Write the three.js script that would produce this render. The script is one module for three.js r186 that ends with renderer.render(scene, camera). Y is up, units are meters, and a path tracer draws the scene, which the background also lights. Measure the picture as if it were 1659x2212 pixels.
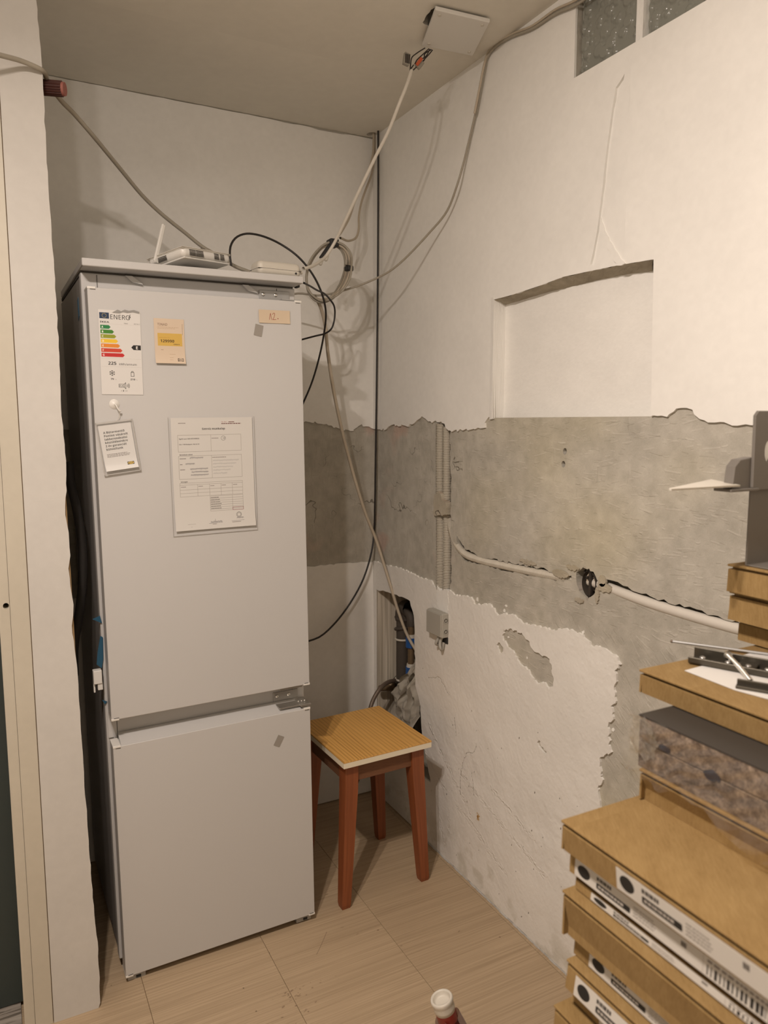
import * as THREE from 'three';
import { mergeGeometries, toCreasedNormals } from 'three/addons/utils/BufferGeometryUtils.js';
import { RectAreaLightUniformsLib } from 'three/addons/lights/RectAreaLightUniformsLib.js';
import { RoundedBoxGeometry } from 'three/addons/geometries/RoundedBoxGeometry.js';

// ───────────────────────── camera, light, exposure ─────────────────────────
const scene = new THREE.Scene();
scene.background = new THREE.Color(0x000000);
const camera = new THREE.PerspectiveCamera(68.69, 3 / 4, 0.05, 30);
camera.position.set(0, 1.4202, 0);
camera.rotation.order = 'YXZ';
camera.rotation.set(-0.1194, -0.4823, -0.0007);
camera.focus = 2.0;
camera.userData.fStop = 5.2;
const renderer = new THREE.WebGLRenderer();
renderer.toneMapping = THREE.LinearToneMapping;
renderer.toneMappingExposure = 0.388;
renderer.shadowMap.enabled = true;
RectAreaLightUniformsLib.init();
const LAMP_COLOR = new THREE.Color().setRGB(1.0, 0.87, 0.785);
const LAMP_DOWN = 12.2, LAMP_SIDE = 1.8;   // candela straight down from each disc, and sideways through its rim
const LAMP_AIM = new THREE.Vector3(0.16, -1, 0.12).normalize();   // the heads are tipped toward the right wall
const DISCS = [[-0.12, 2.335, -0.58], [-0.22, 2.335, -0.66]];

// room planes (metres): camera stands over the origin
const XR = 1.2438, ZB = 2.4597, H = 2.4062, ZP = -1.806;

// ───────────────────────── outlines and runs measured in the room ─────────────────────────
const D = {
  upperEdge: [[-2.428,1.395],[-2.363,1.395],[-2.311,1.410],[-2.213,1.406],[-2.157,1.420],[-2.112,1.438],[-2.059,1.421],[-2.017,1.421],[-1.985,1.417],[-1.952,1.394],[-1.866,1.397],[-1.809,1.400],[-1.760,1.404],[-1.754,1.424],[-1.739,1.435],[-1.721,1.429]],
  upperEdge2: [[-1.169,1.442],[-1.157,1.443],[-1.149,1.434],[-1.114,1.431],[-1.096,1.442],[-1.077,1.449],[-1.063,1.447],[-1.045,1.436],[-1.020,1.424],[-1.013,1.420],[-0.984,1.420],[-0.946,1.414],[-0.918,1.414]],
  lowerEdge: [[-2.452,0.906],[-2.363,0.907],[-2.269,0.913],[-2.200,0.911],[-2.124,0.905],[-2.053,0.910],[-2.018,0.889],[-1.976,0.869],[-1.938,0.900],[-1.909,0.889],[-1.818,0.903],[-1.803,0.885],[-1.720,0.901],[-1.686,0.879],[-1.622,0.897],[-1.573,0.882],[-1.511,0.890],[-1.456,0.893],[-1.404,0.910],[-1.340,0.908],[-1.310,0.889],[-1.274,0.895],[-1.251,0.891],[-1.225,0.886],[-1.215,0.872],[-1.232,0.851],[-1.226,0.831],[-1.234,0.812],[-1.224,0.782],[-1.241,0.763],[-1.231,0.740],[-1.247,0.711],[-1.240,0.666],[-1.232,0.655],[-1.270,0.626],[-1.264,0.584],[-1.258,0.569],[-1.271,0.556],[-1.265,0.520],[-1.259,0.488]],
  patch1: [[-1.659,0.816],[-1.630,0.797],[-1.603,0.790],[-1.582,0.768],[-1.543,0.761],[-1.530,0.746],[-1.505,0.733],[-1.475,0.747],[-1.456,0.733],[-1.442,0.753],[-1.447,0.792],[-1.459,0.816],[-1.483,0.817],[-1.514,0.817],[-1.533,0.824],[-1.546,0.841],[-1.579,0.853],[-1.625,0.854],[-1.653,0.843]],
  patch2: [[-1.686,0.791],[-1.675,0.772],[-1.661,0.774],[-1.655,0.791],[-1.672,0.801]],
  patch3: [[-1.499,0.573],[-1.489,0.565],[-1.480,0.558],[-1.461,0.556],[-1.468,0.565],[-1.483,0.571],[-1.492,0.584]],
  channel: [[-2.017,1.418],[-2.018,1.292],[-2.013,1.146],[-2.006,1.028],[-2.010,0.937],[-2.001,0.871],[-1.943,0.880],[-1.934,0.951],[-1.941,1.066],[-1.941,1.210],[-1.949,1.352],[-1.953,1.416]],
  groove1: [[-1.913,1.088],[-1.894,1.064],[-1.863,1.040],[-1.767,1.028],[-1.635,1.036],[-1.517,1.041],[-1.418,1.044],[-1.393,1.044],[-1.392,1.031],[-1.443,1.023],[-1.554,1.017],[-1.676,1.007],[-1.790,1.008],[-1.863,1.004],[-1.899,1.021],[-1.912,1.042]],
  groove2: [[-1.284,1.056],[-1.239,1.058],[-1.196,1.048],[-1.143,1.046],[-1.092,1.041],[-1.022,1.042],[-0.956,1.038],[-0.859,1.040],[-0.804,1.041],[-0.803,1.021],[-0.857,1.020],[-0.914,1.019],[-0.966,1.019],[-1.043,1.020],[-1.142,1.021],[-1.223,1.029],[-1.283,1.034]],
  socket: [[-1.375,1.058],[-1.358,1.068],[-1.333,1.073],[-1.317,1.067],[-1.305,1.052],[-1.301,1.032],[-1.314,1.012],[-1.329,1.002],[-1.335,0.992],[-1.345,1.003],[-1.363,1.011],[-1.374,1.032]],
  niche: [[-2.426,0.801],[-2.303,0.812],[-2.186,0.813],[-2.157,0.766],[-2.150,0.655],[-2.146,0.525],[-2.111,0.463],[-2.097,0.362],[-2.040,0.173]],
  recOut: [[-1.732,1.753],[-1.642,1.754],[-1.530,1.760],[-1.445,1.767],[-1.364,1.765],[-1.264,1.762],[-1.170,1.757]],
  recIn: [[-1.735,1.741],[-1.663,1.744],[-1.551,1.749],[-1.448,1.749],[-1.383,1.750],[-1.279,1.748],[-1.207,1.742]],
  chase: [[-1.267,2.158],[-1.276,2.150],[-1.292,2.139],[-1.301,2.094],[-1.314,2.011],[-1.324,1.926],[-1.335,1.848],[-1.347,1.800],[-1.354,1.779],[-1.340,1.776],[-1.332,1.817],[-1.321,1.875],[-1.308,1.961],[-1.296,2.054],[-1.286,2.117],[-1.272,2.136]],
  chase2: [[-1.321,1.875],[-1.324,1.846],[-1.304,1.812],[-1.281,1.782],[-1.267,1.761],[-1.243,1.761],[-1.261,1.779],[-1.287,1.813],[-1.308,1.843]],
  backUpper: [[0.810,1.384],[0.974,1.420],[1.014,1.422],[1.049,1.412],[1.088,1.399],[1.112,1.395],[1.152,1.390],[1.179,1.403],[1.198,1.413],[1.217,1.405],[1.237,1.396],[1.243,1.396]],
  backLower: [[0.800,0.898],[0.981,0.908],[1.043,0.907],[1.117,0.909],[1.182,0.905],[1.242,0.902]],
  condA: [[1.2598,1.414,-2.0183],[1.2578,1.2919,-2.016],[1.2618,1.1443,-2.0173],[1.2578,0.9964,-2.0085],[1.2618,0.8666,-2.0129],[1.2638,0.8154,-2.0153]],
  condB: [[1.2618,1.4055,-1.9862],[1.2608,1.2935,-1.9826],[1.2628,1.1478,-1.9833],[1.2608,1.0015,-1.9749],[1.2618,0.874,-1.9769],[1.2638,0.8217,-1.9874]],
  condC: [[1.2678,1.1405,-1.9802],[1.2638,1.0915,-1.9623],[1.2598,1.0499,-1.9263],[1.2558,1.0244,-1.8685],[1.2558,1.0185,-1.7835],[1.2558,1.0221,-1.6504],[1.2558,1.0266,-1.5309],[1.2618,1.0303,-1.4213],[1.2698,1.0294,-1.3849]],
  condD: [[1.2738,1.0352,-1.3522],[1.2638,1.0363,-1.2876],[1.2578,1.0338,-1.2375],[1.2558,1.0284,-1.1532],[1.2558,1.0253,-1.0539],[1.2558,1.0244,-0.9648],[1.2558,1.0255,-0.8663],[1.2558,1.0253,-0.8111]],
  greyCable: [[-0.1671,2.0536,-1.55],[-0.0619,2.1031,-1.66],[0.0119,2.1312,-1.72],[0.0603,2.1431,-1.755],[0.1032,2.151,-1.783],[0.1366,2.1482,-1.797],[0.1456,2.1497,-1.815],[0.1508,2.1481,-1.842],[0.1623,2.1431,-1.868],[0.1806,2.1279,-1.885],[0.2119,2.1198,-1.93],[0.2564,2.097,-1.98],[0.3325,2.0601,-2.08],[0.4003,2.0191,-2.15],[0.4536,1.9874,-2.18],[0.52,1.95,-2.2],[0.5713,1.915,-2.2],[0.6215,1.8899,-2.19],[0.6521,1.869,-2.18],[0.6969,1.8531,-2.17]],
  stripCable: [[1.0214,2.3179,-1.8],[1.0077,2.2835,-1.8],[0.9927,2.2422,-1.81],[0.9813,2.1876,-1.845],[0.9628,2.128,-1.89],[0.9404,2.0519,-1.945],[0.923,1.9836,-2.],[0.9074,1.9307,-2.04],[0.8825,1.8936,-2.04],[0.8467,1.8674,-2.],[0.8036,1.842,-1.95],[0.7706,1.8267,-1.915],[0.7578,1.8228,-1.906]],
  wallCable: [[1.2378,2.3642,-1.3382],[1.2378,2.3626,-1.4171],[1.2378,2.3758,-1.4904],[1.2378,2.3801,-1.5762],[1.2378,2.3984,-1.6699],[1.2378,2.4009,-1.7381],[1.2358,2.388,-1.7643],[1.2348,2.3543,-1.7834],[1.2348,2.2694,-1.8119],[1.2328,2.1996,-1.8413],[1.2298,2.1494,-1.8612],[1.2198,2.0924,-1.878],[1.2192,2.0326,-1.93],[1.1992,1.9847,-1.99],[1.1331,1.8909,-2.1],[1.0832,1.8589,-2.16],[1.0057,1.8293,-2.2],[0.9355,1.8128,-2.22],[0.8703,1.8178,-2.25],[0.8,1.79,-2.41],[0.71,1.785,-2.432],[0.62,1.78,-2.432]],
  wallCable2: [[1.2378,2.3757,-1.3387],[1.2378,2.3736,-1.4176],[1.2378,2.3851,-1.4908],[1.2378,2.3866,-1.5764],[1.2378,2.4013,-1.6507],[1.2378,2.4084,-1.726],[1.2378,2.4022,-1.7611],[1.2278,2.3692,-1.7652],[1.2258,2.3168,-1.7825],[1.2238,2.2581,-1.8023]],
  blackVertical: [[1.2318,2.4252,-2.3934],[1.2318,2.3802,-2.3935],[1.2318,2.1986,-2.3942],[1.2318,1.9208,-2.3987],[1.2318,1.6028,-2.4071],[1.2318,1.3569,-2.4154],[1.2308,1.1385,-2.4218],[1.2358,1.0164,-2.4397],[1.2185,0.9509,-2.4247],[1.1816,0.8517,-2.4197],[1.125,0.7631,-2.4197],[1.0601,0.6937,-2.4197],[1.0055,0.6565,-2.4197],[0.9541,0.6436,-2.4247],[0.8,0.6,-2.432],[0.7,0.59,-2.432],[0.6,0.585,-2.432]],
  routerCable: [[0.6275,1.856,-2.12],[0.6241,1.8783,-2.12],[0.6292,1.9108,-2.13],[0.6474,1.9375,-2.14],[0.6793,1.9545,-2.15],[0.7238,1.9577,-2.16],[0.7835,1.9454,-2.17],[0.8333,1.9109,-2.15],[0.8699,1.8713,-2.14],[0.8991,1.8282,-2.14],[0.921,1.7851,-2.15],[0.9396,1.7489,-2.18],[0.9499,1.6976,-2.22],[0.9417,1.6273,-2.24],[0.9235,1.548,-2.26],[0.9004,1.4822,-2.28],[0.8836,1.4379,-2.3],[0.79,1.36,-2.4],[0.71,1.3,-2.432],[0.62,1.27,-2.432]],
  thinBlack: [[0.7681,1.7907,-1.93],[0.8152,1.7969,-2.],[0.861,1.7983,-2.06],[0.8998,1.798,-2.1],[0.935,1.7902,-2.14],[0.959,1.7726,-2.16],[0.9647,1.7423,-2.17],[0.9534,1.7067,-2.17],[0.9396,1.6935,-2.185],[0.9101,1.685,-2.2],[0.878,1.6755,-2.22],[0.8488,1.6661,-2.24],[0.775,1.585,-2.4],[0.71,1.57,-2.432],[0.62,1.56,-2.432]],
  nicheCable: [[0.9116,1.8053,-2.2],[0.9403,1.78,-2.225],[0.9641,1.7297,-2.245],[0.9749,1.6439,-2.25],[0.9954,1.5273,-2.255],[1.0341,1.385,-2.27],[1.0897,1.2356,-2.3],[1.1478,1.1022,-2.33],[1.1952,1.0067,-2.345],[1.2169,0.9238,-2.33],[1.2381,0.8331,-2.31],[1.2593,0.7421,-2.29],[1.2824,0.6643,-2.27],[1.2977,0.6192,-2.24],[1.3265,0.5702,-2.23]],
  cornerA: [[1.2326,2.4373,-2.4297],[1.2325,2.3918,-2.4297],[1.228,2.3439,-2.4247],[1.2121,2.2959,-2.4147],[1.1783,2.2356,-2.3897],[1.1287,2.1612,-2.3597],[1.0921,2.0932,-2.3297],[1.0437,2.0356,-2.2797],[0.9984,1.9916,-2.23]],
  cornerB: [[1.2439,2.4419,-2.4377],[1.2437,2.3809,-2.4377],[1.2382,2.3264,-2.4377],[1.225,2.2761,-2.4297],[1.1916,2.2125,-2.4097],[1.1639,2.1582,-2.3897],[1.1453,2.1059,-2.3697],[1.1403,2.0655,-2.3597],[1.1267,2.0363,-2.3497],[1.0869,2.0139,-2.3197],[1.0173,1.9985,-2.24]],
  hose: [[1.2806,0.4686,-2.36],[1.2409,0.4744,-2.34],[1.2,0.4668,-2.32],[1.1686,0.4375,-2.31],[1.1486,0.4067,-2.3],[1.1374,0.3572,-2.3],[1.13,0.2119,-2.32],[1.1017,0.0592,-2.36]],
  darkHose: [[0.175,1.3182,-2.05],[0.1733,1.2727,-2.03],[0.1824,1.205,-2.],[0.1911,1.1108,-2.],[0.1868,1.0163,-2.],[0.1743,0.934,-2.],[0.1596,0.8516,-2.],[0.1562,0.7793,-2.]],
  postEdge: [[0.1353,2.2863],[0.1378,2.2333],[0.1399,2.1341],[0.1396,1.9865],[0.1404,1.8926],[0.1434,1.7688],[0.1445,1.5830],[0.1429,1.4327],[0.1466,1.3716],[0.1470,1.3202],[0.1455,1.2685],[0.1412,1.2376],[0.1401,1.2147],[0.1449,1.1746],[0.1463,1.1217],[0.1410,1.0924],[0.1428,1.0688],[0.1443,1.0366],[0.1478,1.0082],[0.1416,0.9593],[0.1448,0.9230],[0.1470,0.8845],[0.1489,0.7960],[0.1512,0.6270],[0.1536,0.4539],[0.1591,0.2276],[0.1633,0.1537],[0.1619,-0.0003]],
};


// ───────────────────────── helpers ─────────────────────────
function rng(seed) { let a = seed >>> 0; return () => { a |= 0; a = a + 0x6D2B79F5 | 0; let t = Math.imul(a ^ a >>> 15, 1 | a); t = t + Math.imul(t ^ t >>> 7, 61 | t) ^ t; return ((t ^ t >>> 14) >>> 0) / 4294967296; }; }
const V = (x, y, z) => new THREE.Vector3(x, y, z);
const used = new Map();
function numbered(n) { const k = used.get(n) || 0; used.set(n, k + 1); return k ? `${n}_${String(k).padStart(3, '0')}` : n; }
function shade(o) { o.castShadow = true; o.receiveShadow = true; return o; }
function mesh(name, geo, mat, parent = scene) {
  const m = shade(new THREE.Mesh(Array.isArray(geo) ? merge(geo) : geo, mat));
  m.name = parent === scene ? numbered(name) : name;
  parent.add(m); return m;
}
function merge(list) {
  const l = list.map((g) => { const n = g.index ? g.toNonIndexed() : g; for (const k of Object.keys(n.attributes)) if (!['position', 'normal', 'uv'].includes(k)) n.deleteAttribute(k); return n; });
  return l.length === 1 ? l[0] : mergeGeometries(l);
}
function thing(name, label, category, pos = [0, 0, 0], group) {
  const g = new THREE.Group(); g.name = numbered(name); g.position.set(...pos); scene.add(g);
  return tag(g, label, category, group);
}
function tag(o, label, category, group) { o.userData = { label, category }; if (group) o.userData.group = group; return o; }
function structGroup(name, label, category) { const g = new THREE.Group(); g.name = name; scene.add(g); g.userData = { kind: 'structure', label, category }; return g; }
function box(w, h, d, x = 0, y = 0, z = 0, r = 0) {
  const g = r > 0 ? new RoundedBoxGeometry(w, h, d, 2, Math.min(r, w / 2.01, h / 2.01, d / 2.01)) : new THREE.BoxGeometry(w, h, d);
  return g.translate(x, y, z);
}
function cyl(r1, r2, h, n = 20) { return new THREE.CylinderGeometry(r1, r2, h, n); }
const curveOf = (pts, closed = false) => new THREE.CatmullRomCurve3(pts.map((p) => V(...p)), closed, 'centripetal');
function tube(pts, r, seg = 90, rad = 8, closed = false) { return new THREE.TubeGeometry(curveOf(pts, closed), seg, r, rad, closed); }
// a swept tube whose radius changes along its length
function sweep(pts, radius, seg, rad = 12) {
  const c = curveOf(pts), fr = c.computeFrenetFrames(seg, false), L = c.getLength();
  const pos = [], uv = [], idx = [];
  for (let i = 0; i <= seg; i++) {
    const p = c.getPointAt(i / seg), r = radius(i / seg, L);
    for (let j = 0; j <= rad; j++) {
      const a = j / rad * Math.PI * 2, n = fr.normals[i].clone().multiplyScalar(Math.cos(a)).addScaledVector(fr.binormals[i], Math.sin(a));
      pos.push(p.x + n.x * r, p.y + n.y * r, p.z + n.z * r); uv.push(i / seg * L, j / rad * 0.1);
    }
  }
  for (let i = 0; i < seg; i++) for (let j = 0; j < rad; j++) { const a = i * (rad + 1) + j, b = a + rad + 1; idx.push(a, a + 1, b, b, a + 1, b + 1); }
  const g = new THREE.BufferGeometry();
  g.setAttribute('position', new THREE.Float32BufferAttribute(pos, 3)); g.setAttribute('uv', new THREE.Float32BufferAttribute(uv, 2)); g.setIndex(idx); g.computeVertexNormals();
  return g;
}
// break a traced edge into a crumbling one
function ragged(pts, step, amp, seed) {
  const R = rng(seed), o = [];
  for (let i = 0; i < pts.length - 1; i++) {
    const [x0, y0] = pts[i], [x1, y1] = pts[i + 1], L = Math.hypot(x1 - x0, y1 - y0), n = Math.max(1, Math.round(L / step));
    for (let k = 0; k < n; k++) { const t = k / n, a = k ? amp : amp * 0.3; o.push([x0 + (x1 - x0) * t + (R() - .5) * a, y0 + (y1 - y0) * t + (R() - .5) * a]); }
  }
  o.push(pts[pts.length - 1]); return o;
}
const raggedLoop = (pts, step, amp, seed) => ragged([...pts, pts[0]], step, amp, seed).slice(0, -1);
function shapeOf(pts, holes = []) {
  const s = new THREE.Shape(pts.map((p) => new THREE.Vector2(...p)));
  for (const h of holes) s.holes.push(new THREE.Path(h.map((p) => new THREE.Vector2(...p))));
  return s;
}
// shapes drawn in (z, y): a layer of the right wall, its face at x = face, growing into the wall
function layerRight(pts, holes, face, depth) { return new THREE.ExtrudeGeometry(shapeOf(pts, holes), { depth, bevelEnabled: false }).rotateY(-Math.PI / 2).translate(face + depth, 0, 0); }
// shapes drawn in (x, y): a layer facing +z with its face at z = face
function layerFront(pts, holes, face, depth) { return new THREE.ExtrudeGeometry(shapeOf(pts, holes), { depth, bevelEnabled: false }).translate(0, 0, face - depth); }
const rect = (a, b, c, d) => [[a, c], [b, c], [b, d], [a, d]];
function planarUV(g, fn) { const p = g.attributes.position, uv = new Float32Array(p.count * 2); for (let i = 0; i < p.count; i++) { const [u, v] = fn(p.getX(i), p.getY(i), p.getZ(i)); uv[2 * i] = u; uv[2 * i + 1] = v; } g.setAttribute('uv', new THREE.BufferAttribute(uv, 2)); return g; }

// ───────────────────────── procedural textures ─────────────────────────
function hash2(x, y, s) { let h = Math.imul(x, 374761393) + Math.imul(y, 668265263) + Math.imul(s, 1442695041); h = Math.imul(h ^ h >>> 13, 1274126177); return ((h ^ h >>> 16) >>> 0) / 4294967296; }
function vnoise(x, y, s) { const xi = Math.floor(x), yi = Math.floor(y), fx = x - xi, fy = y - yi, u = fx * fx * (3 - 2 * fx), v = fy * fy * (3 - 2 * fy); const a = hash2(xi, yi, s), b = hash2(xi + 1, yi, s), c = hash2(xi, yi + 1, s), d = hash2(xi + 1, yi + 1, s); return a + (b - a) * u + (c - a) * v + (a - b - c + d) * u * v; }
function fbm(x, y, s, o = 4) { let t = 0, a = .5, n = 0; for (let i = 0; i < o; i++) { t += a * vnoise(x, y, s + i * 17); n += a; x *= 2.03; y *= 2.03; a *= .5; } return t / n; }
const clamp = (v, a = 0, b = 1) => Math.min(b, Math.max(a, v));
function canvas(w, h, draw) { const c = document.createElement('canvas'); c.width = w; c.height = h; draw(c.getContext('2d'), w, h); return c; }
function tex(c, srgb, rx = 1, ry = 1, ox = 0, oy = 0) {
  const t = new THREE.CanvasTexture(c); t.colorSpace = srgb ? THREE.SRGBColorSpace : THREE.NoColorSpace;
  t.wrapS = t.wrapT = THREE.RepeatWrapping; t.repeat.set(rx, ry); t.offset.set(ox, oy); t.magFilter = THREE.LinearFilter; t.anisotropy = 8; return t;
}
// per-pixel fill: fn(u, v in metres, i, j) -> [r, g, b] 0..255
function pixels(w, h, fn) {
  return canvas(w, h, (x) => { const im = x.createImageData(w, h), d = im.data; for (let j = 0, k = 0; j < h; j++) for (let i = 0; i < w; i++, k += 4) { const c = fn(i, j); d[k] = c[0]; d[k + 1] = c[1]; d[k + 2] = c[2]; d[k + 3] = 255; } x.putImageData(im, 0, 0); });
}
const std = (o) => new THREE.MeshStandardMaterial(o);
const phys = (o) => new THREE.MeshPhysicalMaterial(o);
const lin = (r, g, b) => new THREE.Color().setRGB(r, g, b);

const M = {};
{ // bared concrete of the two walls: one map over z -2.5..-0.5, y 0.3..1.5 of the right wall
  const W = 2048, Hh = 1228, mpp = 2.0 / W, R = rng(11);
  const px = (z) => (z + 2.5) / mpp, py = (y) => (1.5 - y) / mpp;
  const strokes = [];
  for (let i = 0; i < 5200; i++) {
    const z = -2.5 + R() * 2, y = .3 + R() * 1.2;
    const vert = z < -1.85 ? .8 : .03, diag = z > -1.45 && y < .95;
    strokes.push([z, y, R() < vert ? 1.45 + R() * .25 : (diag ? -.45 - R() * .5 : (R() - .5) * .5), .006 + R() * R() * .045, R()]);
  }
  const col = pixels(W, Hh, (i, j) => {
    const z = -2.5 + i * mpp, y = 1.5 - j * mpp;
    const a = fbm(z * 4, y * 4, 1, 4), b = fbm(z * 40, y * 40, 5, 3), g = hash2(i, j, 9), c = fbm(z * 1.6 + 7, y * 2.2, 21, 3);
    let l = 182 + (a - .5) * 34 + (b - .5) * 26 + (g - .5) * 10;
    const ochre = clamp((c - .52) * 5) * clamp((z + 1.95) * 4) * .9, pink = clamp((fbm(z * 7, y * 7, 41, 3) - .6) * 7) * clamp((-1.85 - z) * 4);
    return [l + ochre * 2 + pink * 10, l - 5 - ochre * 1 - pink * 6, l - 17 - ochre * 13 - pink * 8];
  });
  const cx = col.getContext('2d'); cx.lineCap = 'round';
  for (const [z, y, an, L, t] of strokes) { cx.strokeStyle = t > .5 ? 'rgba(216,208,193,.17)' : 'rgba(118,106,90,.13)'; cx.lineWidth = 1 + t * 2.6; cx.beginPath(); cx.moveTo(px(z), py(y)); cx.lineTo(px(z + Math.cos(an) * L), py(y + Math.sin(an) * L)); cx.stroke(); }
  const bmp = pixels(W, Hh, (i, j) => { const z = -2.5 + i * mpp, y = 1.5 - j * mpp; const v = 128 + (fbm(z * 9, y * 9, 61, 4) - .5) * 90 + (fbm(z * 70, y * 70, 71, 3) - .5) * 60; return [v, v, v]; });
  const bx = bmp.getContext('2d'); bx.lineCap = 'round';
  for (const [z, y, an, L, t] of strokes) { bx.strokeStyle = t > .45 ? `rgba(255,255,255,${.08 + t * .09})` : 'rgba(20,20,20,.16)'; bx.lineWidth = 1.2 + t * 2.4; bx.beginPath(); bx.moveTo(px(z), py(y)); bx.quadraticCurveTo(px(z + Math.cos(an) * L * .5) + (t - .5) * 4, py(y + Math.sin(an) * L * .5) + (t * 7 % 1 - .5) * 5, px(z + Math.cos(an) * L), py(y + Math.sin(an) * L)); bx.stroke(); }
  // hairline tears in the mortar, in patches
  { const ia = cx.getImageData(0, 0, W, Hh), ib = bx.getImageData(0, 0, W, Hh);
    for (let j = 0, k = 0; j < Hh; j++) for (let i = 0; i < W; i++, k += 4) {
      const z = -2.5 + i * mpp, y = 1.5 - j * mpp, p = fbm(z * 5 + 3, y * 7, 91, 3); if (p < .53 || z > -1.88) continue;
      const wx = z * 5 + fbm(z * 22, y * 22, 93, 3) * 1.1, wy = y * 13 + fbm(z * 22 + 9, y * 22, 95, 3) * 1.1, n = Math.abs(fbm(wx, wy, 97, 2) - .5), lim = (z < -1.9 ? .012 : .0045) * clamp((p - .53) * 9);
      if (n < lim) { const q = 1 - n / lim; const e = z < -1.9 ? 70 : 34; ia.data[k] -= e * q; ia.data[k + 1] -= e * q; ia.data[k + 2] -= e * q; ib.data[k] = ib.data[k + 1] = ib.data[k + 2] = ib.data[k] * (1 - .85 * q); }
    }
    cx.putImageData(ia, 0, 0); bx.putImageData(ib, 0, 0); }
  const set = (t) => { t.wrapS = t.wrapT = THREE.MirroredRepeatWrapping; t.repeat.set(1 / 2, 1 / 1.2); t.offset.set(2.5 / 2, -.3 / 1.2); return t; };
  M.concrete = std({ map: set(tex(col, true)), bumpMap: set(tex(bmp, false)), bumpScale: .0045, roughness: .96 });
}
{ // emulsion paint over old plaster
  const S = 1024;
  const b = pixels(S, S, (i, j) => { const u = i / S * 16, v = j / S * 16; const w = (x, y, k, n) => fbm(x, y, k, n); const k = 128 + (w(u, v, 3, 4) - .5) * 120 + (w(u * 9, v * 9, 13, 2) - .5) * 26; return [k, k, k]; });
  const c = pixels(S, S, (i, j) => { const u = i / S * 16, v = j / S * 16; const k = (fbm(u * .6, v * .6, 33, 4) - .5) * 9 + (fbm(u * 6, v * 6, 43, 2) - .5) * 5; return [238 + k, 236 + k, 230 + k]; });
  M.paint = std({ map: tex(c, true, .8, .8), bumpMap: tex(b, false, .8, .8), bumpScale: .0016, roughness: .82 });
  M.ceiling = std({ color: 0xf2efe8, map: tex(c, true, .5, .5), bumpMap: tex(b, false, .8, .8), bumpScale: .0012, roughness: .9 });
  M.postPaint = std({ color: 0xd6d4d2, map: tex(c, true, .8, .8), bumpMap: tex(b, false, .8, .8), bumpScale: .001, roughness: .85 });
  M.trimPaint = std({ color: 0xd0cabd, map: tex(c, true, .8, .8), roughness: .5 });
}
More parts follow.
